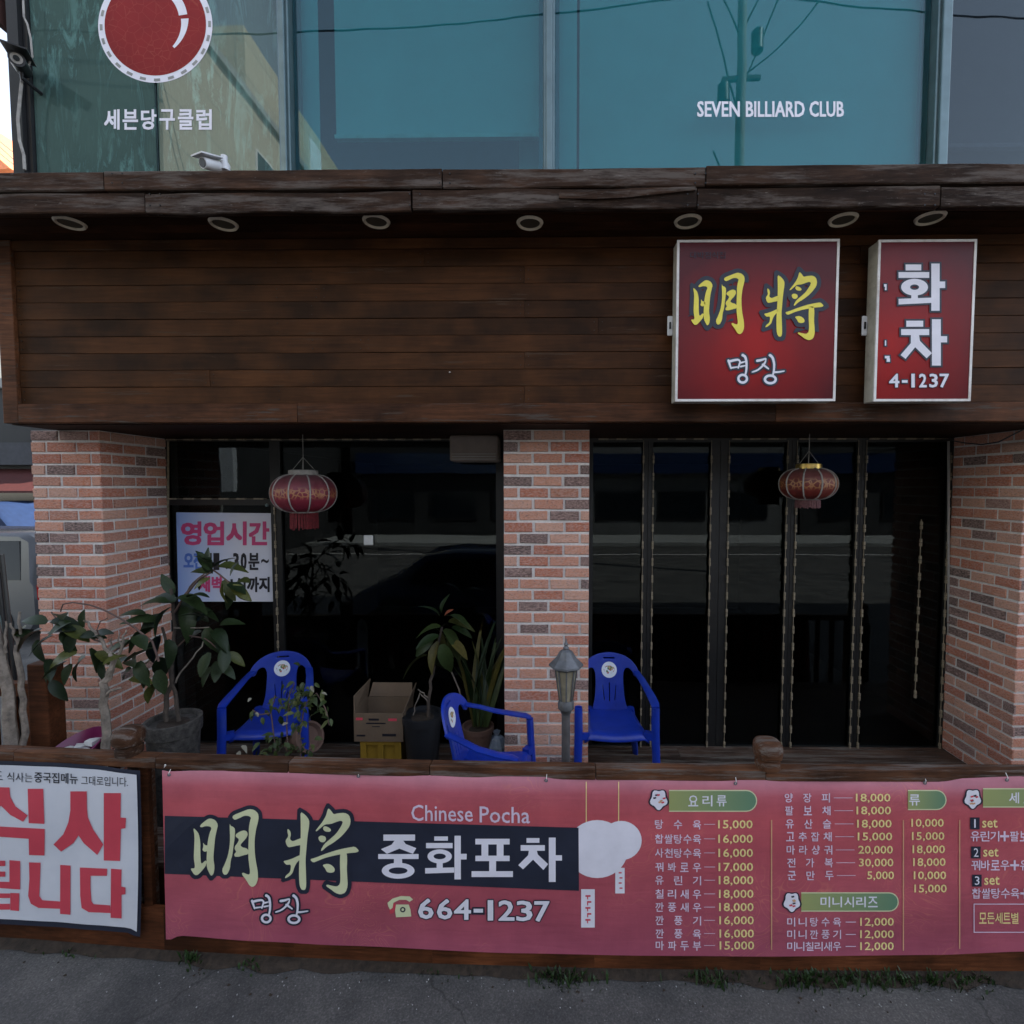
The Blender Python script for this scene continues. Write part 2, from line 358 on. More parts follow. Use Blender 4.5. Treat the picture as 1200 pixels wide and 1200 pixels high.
def banner_mat():
    m, nt, b = mat_new('pink printed vinyl')
    v = mapping(nt, (1, 1, 1))
    sp = N(nt, 'ShaderNodeSeparateXYZ'); nt.links.new(v, sp.inputs[0])
    n = noise_n(nt, 1.3, 3, 0.5, v)
    base = ramp(nt, n.outputs[0], [(0.3, (0.43, 0.085, 0.11)), (0.7, (0.52, 0.11, 0.135))]).outputs[0]
    # tint ramp down the sheet; the pale top stripe is painted-in sky sheen
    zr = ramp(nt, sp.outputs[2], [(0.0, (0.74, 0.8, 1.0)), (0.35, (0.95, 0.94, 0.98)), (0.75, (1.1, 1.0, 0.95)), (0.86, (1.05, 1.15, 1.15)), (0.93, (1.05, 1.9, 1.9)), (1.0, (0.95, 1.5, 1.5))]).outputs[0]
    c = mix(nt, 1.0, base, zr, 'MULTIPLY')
    # thin swirling golden line print
    w = noise_n(nt, 2.4, 2, 0.5, v, 1.6)
    mm = N(nt, 'ShaderNodeMath', operation='MULTIPLY'); mm.inputs[1].default_value = 26; nt.links.new(w.outputs[0], mm.inputs[0])
    fr = N(nt, 'ShaderNodeMath', operation='FRACT'); nt.links.new(mm.outputs[0], fr.inputs[0])
    ln = ramp(nt, fr.outputs[0], [(0.38, (0,0,0)), (0.5, (1,1,1)), (0.62, (0,0,0))]).outputs[0]
    pt = noise_n(nt, 2.0, 2, 0.5, v); pm = ramp(nt, pt.outputs[0], [(0.5, (0,0,0)), (0.62, (0.3, 0.3, 0.3))]).outputs[0]
    f = mix(nt, 1.0, ln, pm, 'MULTIPLY')
    c = mix(nt, f, c, (0.75, 0.3, 0.16))
    d = noise_n(nt, 4, 7, 0.7, v); c = mix(nt, 1.0, c, ramp(nt, d.outputs[0], [(0.35, (0.84, 0.84, 0.86)), (0.65, (1.04, 1.04, 1.04))]).outputs[0], 'MULTIPLY')
    nt.links.new(c, b.inputs['Base Color']); b.inputs['Roughness'].default_value = 0.42
    v2 = mapping(nt, (3, 3, 22)); wv = noise_n(nt, 1.0, 3, 0.5, v2, 0.3); 
    v3 = mapping(nt, (9, 3, 1.2)); w3 = noise_n(nt, 1.0, 3, 0.5, v3, 0.2); bump(nt, b, mix(nt, 0.45, wv.outputs[0], w3.outputs[0]), 0.4, 0.012)
    return m
M['banner'] = banner_mat()
def whitebanner_mat():
    m, nt, b = mat_new('white printed vinyl')
    v = mapping(nt); d = noise_n(nt, 3, 6, 0.6, v)
    c = ramp(nt, d.outputs[0], [(0.3, (0.6, 0.62, 0.68)), (0.7, (0.7, 0.71, 0.76))]).outputs[0]
    nt.links.new(c, b.inputs['Base Color']); b.inputs['Roughness'].default_value = 0.45
    v2 = mapping(nt, (4, 4, 14)); wv = noise_n(nt, 1.0, 3, 0.5, v2, 0.3); bump(nt, b, wv.outputs[0], 0.15, 0.01)
    return m
M['whitebanner'] = whitebanner_mat()
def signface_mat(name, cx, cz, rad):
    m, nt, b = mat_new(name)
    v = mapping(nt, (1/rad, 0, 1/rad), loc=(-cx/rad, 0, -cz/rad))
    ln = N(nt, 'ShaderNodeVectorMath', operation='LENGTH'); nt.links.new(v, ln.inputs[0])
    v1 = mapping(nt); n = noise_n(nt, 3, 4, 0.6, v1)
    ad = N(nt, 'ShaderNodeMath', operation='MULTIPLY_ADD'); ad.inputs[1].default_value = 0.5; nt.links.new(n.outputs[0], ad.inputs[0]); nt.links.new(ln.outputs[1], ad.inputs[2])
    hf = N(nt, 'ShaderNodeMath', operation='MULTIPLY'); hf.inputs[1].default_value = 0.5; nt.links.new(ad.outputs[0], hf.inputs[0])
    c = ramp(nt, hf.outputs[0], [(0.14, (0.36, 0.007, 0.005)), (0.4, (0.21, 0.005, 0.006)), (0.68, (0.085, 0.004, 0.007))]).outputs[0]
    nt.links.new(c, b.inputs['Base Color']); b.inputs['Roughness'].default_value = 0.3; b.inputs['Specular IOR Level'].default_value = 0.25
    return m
def gradient_mat(name, stops, axis=0, rough=0.5):
    m, nt, b = mat_new(name)
    tc = N(nt, 'ShaderNodeTexCoord'); sp = N(nt, 'ShaderNodeSeparateXYZ'); nt.links.new(tc.outputs['Generated'], sp.inputs[0])
    c = ramp(nt, sp.outputs[axis], stops).outputs[0]
    nt.links.new(c, b.inputs['Base Color']); b.inputs['Roughness'].default_value = rough
    return m
M['pill'] = gradient_mat('green title bar', [(0, (0.33, 0.36, 0.14)), (1, (0.12, 0.24, 0.15))])
M['poster'] = gradient_mat('pale blue poster', [(0, (0.24, 0.36, 0.66)), (0.25, (0.42, 0.5, 0.68)), (0.7, (0.6, 0.6, 0.66)), (1, (0.56, 0.57, 0.64))])

def ground_mat():
    m, nt, b = mat_new('worn asphalt')
    v = mapping(nt); a = noise_n(nt, 90, 6, 0.75, v); c1 = noise_n(nt, 1.8, 6, 0.65, v); vo = N(nt, 'ShaderNodeTexVoronoi'); vo.inputs['Scale'].default_value = 70
    nt.links.new(v, vo.inputs['Vector'])
    c = ramp(nt, a.outputs[0], [(0.3, (0.045, 0.044, 0.043)), (0.55, (0.105, 0.102, 0.098)), (0.75, (0.24, 0.23, 0.22))]).outputs[0]
    c = mix(nt, 1.0, c, ramp(nt, c1.outputs[0], [(0.35, (0.42, 0.42, 0.43)), (0.62, (1.0, 0.97, 0.94))]).outputs[0], 'MULTIPLY')
    st = ramp(nt, vo.outputs['Distance'], [(0.0, (1,1,1)), (0.16, (0,0,0))]).outputs[0]
    wn_ = N(nt, 'ShaderNodeTexWhiteNoise', noise_dimensions='3D'); nt.links.new(vo.outputs['Position'], wn_.inputs['Vector'])
    sel = ramp(nt, wn_.outputs['Value'], [(0.86, (0,0,0)), (0.9, (0.6,0.6,0.6))]).outputs[0]
    c = mix(nt, mix(nt, 1.0, st, sel, 'MULTIPLY'), c, (0.4, 0.39, 0.37))
    # crack lines
    cr = N(nt, 'ShaderNodeTexVoronoi', feature='DISTANCE_TO_EDGE'); cr.inputs['Scale'].default_value = 0.45
    vw = noise_n(nt, 3, 4, 0.6, v); vm = N(nt, 'ShaderNodeVectorMath', operation='MULTIPLY_ADD'); vm.inputs[1].default_value = (0.25, 0.25, 0)
    nt.links.new(vw.outputs[1], vm.inputs[0]); nt.links.new(v, vm.inputs[2]); nt.links.new(vm.outputs[0], cr.inputs['Vector'])
    ck = ramp(nt, cr.outputs[0], [(0.0, (0.55,0.55,0.55)), (0.005, (1,1,1))]).outputs[0]
    c = mix(nt, 1.0, c, ck, 'MULTIPLY')
    nt.links.new(c, b.inputs['Base Color']); b.inputs['Roughness'].default_value = 0.85
    h = mix(nt, 0.5, a.outputs[0], ck); bump(nt, b, h, 0.9, 0.012)
    return m
M['ground'] = ground_mat()

def lantern_mat(name, red, dust):
    m, nt, b = mat_new(name)
    v = mapping(nt); n = noise_n(nt, 14, 5, 0.7, v); vo = N(nt, 'ShaderNodeTexVoronoi', feature='DISTANCE_TO_EDGE'); vo.inputs['Scale'].default_value = 30
    nt.links.new(v, vo.inputs['Vector'])
    sp = N(nt, 'ShaderNodeSeparateXYZ'); nt.links.new(v, sp.inputs[0])
    c = ramp(nt, n.outputs[0], [(0.3, tuple(x*0.7 for x in red)), (0.7, tuple(x*1.25 for x in red))]).outputs[0]
    # gold motif round the belly
    bandz = N(nt, 'ShaderNodeMath', operation='ABSOLUTE'); nt.links.new(sp.outputs[2], bandz.inputs[0])
    bf = ramp(nt, bandz.outputs[0], [(0.02, (1,1,1)), (0.05, (0,0,0))]).outputs[0]
    vf = ramp(nt, vo.outputs[0], [(0.06, (0.55,0.55,0.55)), (0.16, (0,0,0))]).outputs[0]
    c = mix(nt, mix(nt, 1.0, bf, vf, 'MULTIPLY'), c, (0.55, 0.28, 0.1))
    # dust lies on the upper half
    df = ramp(nt, sp.outputs[2], [(0.0, (0.08,0.08,0.08)), (0.14, (0.75,0.75,0.75))]).outputs[0]
    c = mix(nt, df, c, dust)
    nt.links.new(c, b.inputs['Base Color']); b.inputs['Roughness'].default_value = 0.5
    return m
M['lanternA'] = lantern_mat('dusty magenta lantern cloth', (0.2, 0.012, 0.03), (0.1, 0.075, 0.08))
M['lanternB'] = lantern_mat('dark red lantern cloth', (0.15, 0.014, 0.008), (0.13, 0.095, 0.095))
def ballred():
    m, nt, b = mat_new('crackled red ball print')
    v = mapping(nt); vo = N(nt, 'ShaderNodeTexVoronoi', feature='DISTANCE_TO_EDGE'); vo.inputs['Scale'].default_value = 17
    nt.links.new(v, vo.inputs['Vector'])
    n = noise_n(nt, 2, 3, 0.5, v)
    c = ramp(nt, n.outputs[0], [(0.3, (0.19, 0.006, 0.009)), (0.7, (0.29, 0.012, 0.014))]).outputs[0]
    f = ramp(nt, vo.outputs[0], [(0.0, (0.35,0.35,0.35)), (0.03, (0,0,0))]).outputs[0]
    c = mix(nt, f, c, (0.4, 0.1, 0.06)); b.inputs['Specular IOR Level'].default_value = 0.2
    nt.links.new(c, b.inputs['Base Color']); b.inputs['Roughness'].default_value = 0.4
    return m
M['ballred'] = ballred()
def beige_mat():
    m, nt, b = mat_new('beige tiled wall')
    v = mapping(nt); br = N(nt, 'ShaderNodeTexBrick'); br.inputs['Scale'].default_value = 1.0
    br.inputs['Color1'].default_value = (0.5, 0.44, 0.33, 1); br.inputs['Color2'].default_value = (0.44, 0.39, 0.3, 1); br.inputs['Mortar'].default_value = (0.36, 0.32, 0.25, 1)
    br.inputs['Mortar Size'].default_value = 0.03; br.inputs['Brick Width'].default_value = 1.2; br.inputs['Row Height'].default_value = 0.6
    mp = N(nt, 'ShaderNodeMapping'); mp.inputs['Rotation'].default_value = (R(90), 0, R(90)); nt.links.new(v, mp.inputs[0]); nt.links.new(mp.outputs[0], br.inputs['Vector'])
    nt.links.new(br.outputs[0], b.inputs['Base Color']); b.inputs['Roughness'].default_value = 0.7
    return m
M['beige'] = beige_mat()

# ------------------------------------------------------------------ lettering
_tc = {}
def glyphs(body, bold):
    k = (body, bold)
    if k in _tc: return _tc[k]
    c = bpy.data.curves.new('lettering', 'FONT'); c.body = body; c.size = 1.0; c.offset = bold; c.resolution_u = 2
    o = bpy.data.objects.new('lettering', c); COL.objects.link(o)
    dg = bpy.context.evaluated_depsgraph_get(); dg.update()
    me = bpy.data.meshes.new_from_object(o.evaluated_get(dg))
    vs = [(v.co.x, v.co.y) for v in me.vertices]; fs = [tuple(p.vertices) for p in me.polygons]
    bpy.data.objects.remove(o); bpy.data.curves.remove(c); bpy.data.meshes.remove(me)
    xs = [v[0] for v in vs]; ys = [v[1] for v in vs]
    _tc[k] = (vs, fs, (min(xs), max(xs), min(ys), max(ys))); return _tc[k]
class Print:
    """collects flat print laid on a surface; surf(px, py, lift) -> world point. Each g() starts a part of its own."""
    def __init__(s, surf, fine=0): s.surf = surf; s.sets = {}; s.gid = 0; s.name = 'lettering'; s.stuff = False; s.fine = fine
    def g(s, name, stuff=False): s.gid += 1; s.name = name; s.stuff = stuff; return s
    def mb(s, mat): return s.sets.setdefault((s.gid, s.name, s.stuff), {}).setdefault(mat, MB())
    def put(s, mat, pts, faces, lift):
        s.mb(mat).add([(x, y, lift) for x, y in pts], faces)
    def text(s, mat, body, x0, yt0, x1, yb0, bold=0.0, skew=0.0, outline=None, lift=0.003, slant=0.0):
        """body fitted into the pixel box x0..x1, yt0..yb0; skew = drop in px from x0 to x1"""
        big = (yb0 - yt0) > 15 or outline
        H = yb0 - yt0
        jobs = []
        if big:
            r = bold * H * .7
            ins = r
            if outline: jobs.append((outline[0], r + outline[1] * H * 1.15, 12, lift))
            jobs.append((mat, r, 8, lift + (0.0012 if outline else 0)))
        else: ins = 0; jobs.append((mat, 0, 0, lift))
        for mt, rr, n, lf in jobs:
            b0 = 0.0 if big else min(bold, .012)
            vs, fs, (a, b_, c, d) = glyphs(body, b0)
            wi = max(b_ - a, .02)
            for k in range(n + 1):
                a_ = 2*math.pi*k/n if n else 0; q_ = (1 / max(abs(math.cos(a_)), abs(math.sin(a_)))) if n == 8 else 1
                ox = rr * q_ * math.cos(a_) if k < n else 0; oy = rr * q_ * math.sin(a_) if k < n else 0
                P = []
                for x, y in vs:
                    u = (x - a) / wi; w = (y - c) / (d - c)
                    px = x0 + ins + (x1 - x0 - 2*ins) * u + slant * w + ox; py = yb0 - ins + (yt0 - yb0 + 2*ins) * w + skew * u + oy
                    P.append((px, py))
                s.put(mt, P, fs, lf + k * .00004)
    def chars(s, mat, body, x0, yc, x1, h, bold=0.03, skew=0.0, w=None):
        n = len(body); w = w or h * 0.98
        if n * w > (x1 - x0): w = (x1 - x0) / n
        for i, ch in enumerate(body):
            cx = x0 + w / 2 + (x1 - x0 - w) * (i / max(1, n - 1)); dy = skew * (i / max(1, n - 1))
            s.text(mat, ch, cx - w * 0.46, yc - h / 2 + dy, cx + w * 0.46, yc + h / 2 + dy, bold)
    def poly(s, mat, pts, lift=0.003):
        from mathutils.geometry import tessellate_polygon
        tr = tessellate_polygon([[Vector((x, -y, 0)) for x, y in pts]]); out = []
        for a, b, c in tr:
            cr = (pts[b][0]-pts[a][0]) * -(pts[c][1]-pts[a][1]) - (pts[c][0]-pts[a][0]) * -(pts[b][1]-pts[a][1])
            out.append((a, b, c) if cr > 0 else (a, c, b))
        s.put(mat, pts, out, lift)
    def rect(s, mat, x0, y0, x1, y1, lift=0.003, skew=0.0):
        s.put(mat, [(x0, y1), (x1, y1 + skew), (x1, y0 + skew), (x0, y0)], [(0,1,2,3)], lift)
    def disc(s, mat, cx, cy, r, lift=0.003, n=36, ry=None):
        s.poly(mat, [(cx + r * math.cos(2*math.pi*i/n), cy + (ry or r) * math.sin(2*math.pi*i/n)) for i in range(n)], lift)
    def build(s, parent):
        off = wpos(parent)
        for (gid, name, stuff), mats in s.sets.items():
            lead = None
            for mt in sorted(mats, key=lambda m: m in ('navy',) and len(mats) > 1):
                mb = mats[mt]; me = bpy.data.meshes.new(name); me.from_pydata(mb.v, [], mb.f)
                if s.fine:
                    bm = bmesh.new(); bm.from_mesh(me)
                    for ax in (0, 1):
                        lo = min(v[ax] for v in mb.v); hi = max(v[ax] for v in mb.v); k = math.floor(lo / s.fine) + 1
                        while k * s.fine < hi:
                            co = [0, 0, 0]; no = [0, 0, 0]; co[ax] = k * s.fine; no[ax] = 1
                            bmesh.ops.bisect_plane(bm, geom=bm.verts[:] + bm.edges[:] + bm.faces[:], plane_co=co, plane_no=no, dist=1e-4); k += 1
                    bm.to_mesh(me); bm.free()
                for v in me.vertices: v.co = s.surf(v.co.x, v.co.y, v.co.z) - off
                me.materials.append(M[mt]); me.update()
                nm = name if lead is None else name + '_outline' if mt == 'navy' else name + '_detail'
                o = bpy.data.objects.new(nm, me); COL.objects.link(o)
                if lead is None: o.parent = parent; lead = o
                else: o.parent = lead
                if stuff: o['kind'] = 'stuff'
def offset_poly(pts, d):
    n = len(pts); A = sum(pts[i][0]*pts[(i+1)%n][1] - pts[(i+1)%n][0]*pts[i][1] for i in range(n)); sg = 1 if A > 0 else -1
    out = []
    for i in range(n):
        p0, p1, p2 = Vector(pts[i-1]), Vector(pts[i]), Vector(pts[(i+1)%n])
        e1 = (p1-p0).normalized(); e2 = (p2-p1).normalized(); n1 = Vector((e1.y, -e1.x))*sg; n2 = Vector((e2.y, -e2.x))*sg
        b = (n1+n2); b = b.normalized() if b.length > 1e-3 else n1
        k = min(1.6, 1/max(0.3, b.dot(n1)))
        out.append(tuple(p1 + b*d*k))
    return out
def smooth_poly(pts, it=1):
    for _ in range(it):
        q = []
        for i in range(len(pts)):
            a, b = pts[i], pts[(i+1) % len(pts)]
            q += [(a[0]*.78+b[0]*.22, a[1]*.78+b[1]*.22), (a[0]*.22+b[0]*.78, a[1]*.22+b[1]*.78)]
        pts = q
    return pts
STROKES = [  # brush calligraphy, 1200 x 900 grid
 [(132,250),(150,266),(165,285),(174,330),(174,400),(176,450),(182,462),(205,440),(212,450),(205,475),(185,500),(160,527),(140,528),(118,495),(120,488),(140,488),(142,470),(135,430),(138,360),(140,300)],
 [(170,243),(180,228),(215,200),(235,195),(262,205),(278,232),(270,265),(260,310),(254,380),(250,430),(258,480),(252,520),(238,533),(228,520),(212,485),(210,440),(213,380),(217,330),(228,280),(240,255),(232,243),(205,240),(182,248)],
 [(190,335),(200,352),(222,355),(222,385),(198,392),(185,380),(192,362)],
 [(345,222),(352,240),(368,245),(378,260),(374,320),(368,360),(362,410),(352,440),(348,490),(330,525),(310,525),(300,498),(318,460),(335,415),(345,360),(348,310)],
 [(360,190),(370,175),(420,155),(460,140),(490,145),(512,165),(516,190),(512,215),(500,260),(492,320),(492,380),(498,440),(510,500),(512,550),(500,585),(480,598),(462,590),(445,560),(415,520),(425,512),(445,522),(462,525),(465,505),(460,470),(455,420),(455,360),(458,300),(458,250),(465,210),(472,190),(455,180),(430,180),(400,195),(375,205)],
 [(378,300),(385,285),(410,270),(430,265),(448,272),(452,292),(440,315),(418,338),(408,353),(420,365),(445,370),(458,385),(455,405),(425,412),(400,420),(375,420),(372,405),(385,390),(374,375),(376,358),(390,342),(402,318)],
 [(760,155),(790,175),(812,205),(812,235),(802,300),(795,380),(790,440),(793,520),(795,590),(788,615),(768,615),(755,590),(752,540),(752,480),(755,420),(760,350),(762,290),(762,220)],
 [(685,255),(700,268),(705,290),(698,318),(715,330),(745,318),(770,308),(770,350),(740,355),(710,362),(690,365),(678,350),(672,325),(690,300),(684,275)],
 [(660,445),(685,440),(715,430),(745,415),(765,408),(765,432),(742,450),(725,480),(715,515),(695,535),(668,548),(675,530),(700,510),(705,475),(700,465),(680,468),(668,458)],
 [(925,135),(940,150),(955,172),(980,165),(1020,162),(1045,175),(1055,205),(1050,240),(1020,280),(990,310),(950,340),(915,360),(885,388),(880,380),(900,345),(930,320),(970,285),(1000,240),(1010,215),(995,208),(965,218),(940,228),(905,230),(880,250),(855,272),(848,268),(870,240),(890,215),(910,180),(918,150)],
 [(895,245),(905,240),(930,250),(942,265),(930,275),(905,272),(893,260)],
 [(865,305),(880,295),(905,300),(912,318),(900,335),(880,335),(868,322)],
 [(815,435),(850,425),(900,405),(960,385),(1010,372),(1050,365),(1080,360),(1105,385),(1090,395),(1050,398),(1000,405),(950,415),(900,428),(860,445),(835,455)],
 [(995,390),(1030,390),(1035,430),(1032,490),(1035,540),(1038,590),(1025,630),(995,642),(965,632),(940,612),(910,592),(915,582),(945,590),(975,595),(992,580),(995,540),(992,480),(992,430)],
 [(888,468),(920,460),(945,470),(962,490),(960,508),(940,515),(915,510),(905,488)]]
def block_letter(pr, mat, T, parts, halo=None, grow=1.6, lift=.003):
    """letter made of bars (r), polygons (p) and rings (o); T maps the tracing grid to photo pixels"""
    for k, q in enumerate(parts):
        if q[0] == 'r': P = [(q[1], q[2]), (q[3], q[2]), (q[3], q[4]), (q[1], q[4])]
        elif q[0] == 'p': P = q[1]
        elif q[0] == 's':
            pts, w = q[1], q[2]; V = [Vector(p) for p in pts]; Lf = []; Rt = []; m_ = len(V)
            for i in range(m_):
                d = (V[min(i+1, m_-1)] - V[max(i-1, 0)]).normalized(); nn = Vector((-d.y, d.x)); ww = w * (1.15 - .45 * i / (m_ - 1)) / 2
                ext = -d * ww * .5 if i == 0 else (d * ww * .7 if i == m_ - 1 else Vector((0, 0)))
                Lf.append(tuple(V[i] + nn * ww + ext)); Rt.append(tuple(V[i] - nn * ww + ext))
            P = smooth_poly(Lf + Rt[::-1])
        for pas in ((0, 1) if halo else (1,)):
            mt, g, lf = (halo, grow, lift + k * .00003) if pas == 0 else (mat, 0, lift + (.0012 if halo else 0) + k * .00003)
            if q[0] == 'o':
                _, cx, cy, rx, ry, ix, iy = q; c = T(cx, cy); e1 = T(cx + rx, cy + ry); e2 = T(cx + ix, cy + iy)
                RX, RY = e1[0] - c[0] + g, e1[1] - c[1] + g; IX, IY = max(.1, e2[0] - c[0] - g), max(.1, e2[1] - c[1] - g); n = 28; V = []
                for i in range(n): a = 2 * math.pi * i / n; V += [(c[0] + RX * math.cos(a), c[1] - RY * math.sin(a)), (c[0] + IX * math.cos(a), c[1] - IY * math.sin(a))]
                pr.put(mt, V, [(2*i, 2*((i+1) % n), 2*((i+1) % n)+1, 2*i+1) for i in range(n)], lf)
            else:
                Q = [T(*p) for p in P]
                pr.poly(mt, offset_poly(Q, g) if g else Q, lf)
MYEONG = [('s', [(476,676),(484,700),(492,724)], 13), ('s', [(480,684),(510,676),(535,673),(546,684),(540,702),(534,722)], 13), ('s', [(494,720),(535,714)], 10), ('s', [(558,646),(576,656),(583,690),(582,735),(574,765)], 15), ('s', [(546,692),(576,684)], 10), ('s', [(546,713),(576,707)], 10), ('o', 560, 782, 32, 29, 18, 15)]
JANG = [('s', [(642,680),(668,676),(698,666),(692,690),(670,716),(645,735),(616,744)], 13), ('s', [(676,700),(694,712),(712,726)], 12), ('s', [(718,646),(736,660),(745,695),(744,730),(738,760)], 15), ('s', [(744,745),(770,744),(804,738)], 11), ('o', 722, 786, 39, 29, 24, 15)]
def calligraphy(pr, fill, halo, X0, Y0, sx, sy, glow):
    for i, st in enumerate(STROKES):
        if i in (0, 6): pr.g('brush_character')
        p = [(X0 + x * sx, Y0 + y * sy) for x, y in st]
        if halo: pr.poly(halo, smooth_poly(offset_poly(p, glow)), 0.0026 + i * 0.00012)
        pr.poly(fill, smooth_poly(p), 0.0052)

# ------------------------------------------------------------------ levels and planes
Y_FENCE, Y_PIL, Y_GLASS, Y_FAS, Y_CAP, Y_UP = 2.63, 3.64, 4.30, 3.30, 2.90, 3.45
Z_SOF, Z_TOP, Z_CAPTOP, Z_DECK = 2.905, 4.07, 4.305, 0.30
X_L, X_R = -3.2, 3.345            # inner edges of the outer pillars
# ------------------------------------------------------------------ ground
GZ = -0.12
MB().box(-150, 150, -150, 150, -0.5, GZ).build('ground', M['ground'], kind='structure')

# ------------------------------------------------------------------ building shell (upper storeys and room behind the glass)
bld = empty('commercial_building', (0, 3.6, 0), 'glass fronted upper storeys above the wooden canopy with billiard club lettering', 'building')
mb = MB()
mb.box(-3.62, 14, 5.6, 16, 4.3, 17)                     # body behind the glazing
mb.box(-3.62, 14, 3.5, 5.6, 7.6, 17)                    # storeys above the glazing
mb.box(3.98, 14, 3.5, 5.6, 4.3, 7.6)
mb.build('wall', M['cement'], bld)
mb = MB(); mb.box(-3.62, 3.98, 3.5, 5.6, 4.2, 4.34); mb.build('floor_slab', M['cement'], bld)
mb = MB(); mb.box(-3.68, 14, Y_GLASS + 5.2, Y_GLASS + 5.4, 0, 4.2); mb.box(-3.68, -3.21, Y_GLASS - 0.02, Y_GLASS + 5.2, 0, 4.2); mb.box(3.85, 14, 3.7, Y_GLASS + 5.2, 0, 4.2)
mb.box(-3.21, 3.85, Y_GLASS+0.06, Y_GLASS + 5.2, Z_SOF + 0.02, 4.2)
mb.build('lower_wall', M['cement'], bld)
mb = MB(); mb.box(-3.19, 3.6, Y_GLASS + 5.0, Y_GLASS + 5.1, 0.3, 2.9); mb.box(-3.19, -3.1, Y_GLASS + .1, Y_GLASS + 5, 0.3, 2.9); mb.box(3.5, 3.6, Y_GLASS + .1, Y_GLASS + 5, 0.3, 2.9)
mb.build('room_lining', M['darkwall'], bld)
mb = MB(); mb.box(-3.19, 3.6, Y_GLASS + .06, Y_GLASS + 5, 0.2, 0.29); mb.build('room_floor', M['darkwall'], bld)
# glazing
def px2x(px, Y, y=574): return at(px, y, Y).x
def glazed(px0, px1, zt, gm, blinds, name='window'):
    x0, x1 = px2x(px0, Y_UP, 100), px2x(px1, Y_UP, 100)
    fr = MB(); t = 0.03
    for a, b_, c, d in ((x0, x0+t, 4.34, zt), (x1-t, x1, 4.34, zt), (x0+t, x1-t, 4.34, 4.34+t), (x0+t, x1-t, zt-t, zt)): fr.box(a, b_, Y_UP + 0.012, Y_UP + 0.06, c, d)
    f = fr.build(name, M['alu'], bld)
    MB().box(x0+0.004, x1-0.004, Y_UP + 0.002, Y_UP + 0.010, 4.34, zt).build('pane', M[gm], f)
    for (bx0, bx1, bz, bm, dy) in blinds:
        X0, X1 = px2x(bx0, Y_UP + dy, 100), px2x(bx1, Y_UP + dy, 100)
        g = MB(); n = 24
        for i in range(n):
            a = X0 + (X1-X0)*i/n; b_ = X0 + (X1-X0)*(i+1)/n
            g.quad((a, Y_UP+dy, bz), (b_, Y_UP+dy, bz), (b_, Y_UP+dy, zt), (a, Y_UP+dy, zt))
        bo = g.build('roller_blind', M[bm], f)
        bo.modifiers.new('s', 'SOLIDIFY').thickness = 0.004
        if bz > 4.4:
            MB().box(X0, X1, Y_UP+dy-0.03, Y_UP+dy+0.014, bz-0.026, bz).build('blind_bottom_bar', M['whiteframe'], f)
    return f
ZT = 7.55
z160 = at(500, 160, Y_UP + 0.1).z
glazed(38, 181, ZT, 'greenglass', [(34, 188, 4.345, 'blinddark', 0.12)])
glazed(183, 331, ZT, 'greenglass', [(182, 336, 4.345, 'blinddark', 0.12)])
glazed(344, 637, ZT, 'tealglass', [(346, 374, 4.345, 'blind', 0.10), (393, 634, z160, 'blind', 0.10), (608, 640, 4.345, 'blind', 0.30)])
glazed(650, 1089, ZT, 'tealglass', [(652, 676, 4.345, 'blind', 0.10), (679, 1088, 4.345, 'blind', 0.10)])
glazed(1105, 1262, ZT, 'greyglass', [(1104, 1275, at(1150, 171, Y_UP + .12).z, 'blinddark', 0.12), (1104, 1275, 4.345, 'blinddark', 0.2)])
for a, b_ in ((331, 344), (637, 650), (1089, 1105)):
    xa, xb = px2x(a, Y_UP, 100), px2x(b_, Y_UP, 100)
    m_ = MB().box(xa, xb, Y_UP - 0.06, Y_UP + 0.07, 4.30, ZT); m_.box(xa + .015, xb - .015, Y_UP - 0.085, Y_UP - 0.06, 4.30, ZT)
    bevel(m_.build('mullion', M['alu'], bld), 0.006)
xa, xb = px2x(20, Y_UP, 100), px2x(38, Y_UP, 100)
m_ = MB().box(xa, xb - .03, Y_UP - 0.05, Y_UP + 0.2, 4.30, ZT); m_.box(xb - .028, xb, Y_UP - 0.02, Y_UP + 0.1, 4.30, ZT); m_.box(xa - .05, xa, Y_UP, Y_UP + 2.1, 4.3, ZT)
m_.build('corner_post', M['blackmetal'], bld)
m_ = MB().box(xa - 0.09, xa - 0.052, Y_UP - 0.04, Y_UP + 0.1, at(10, 33, Y_UP).z, 9); m_.build('downpipe', simple('rusty brown pipe', (0.08, 0.035, 0.03), 0.6), bld)
MB().box(px2x(1089, 5.5, 100), 6, 5.4, 5.45, 4.35, 7.6).build('room_back_panel', M['room'], bld)
MB().box(-3.5, px2x(1089, 5.5, 100) - .01, 5.4, 5.45, 4.35, 7.6).build('room_back_panel', M['room'], bld)

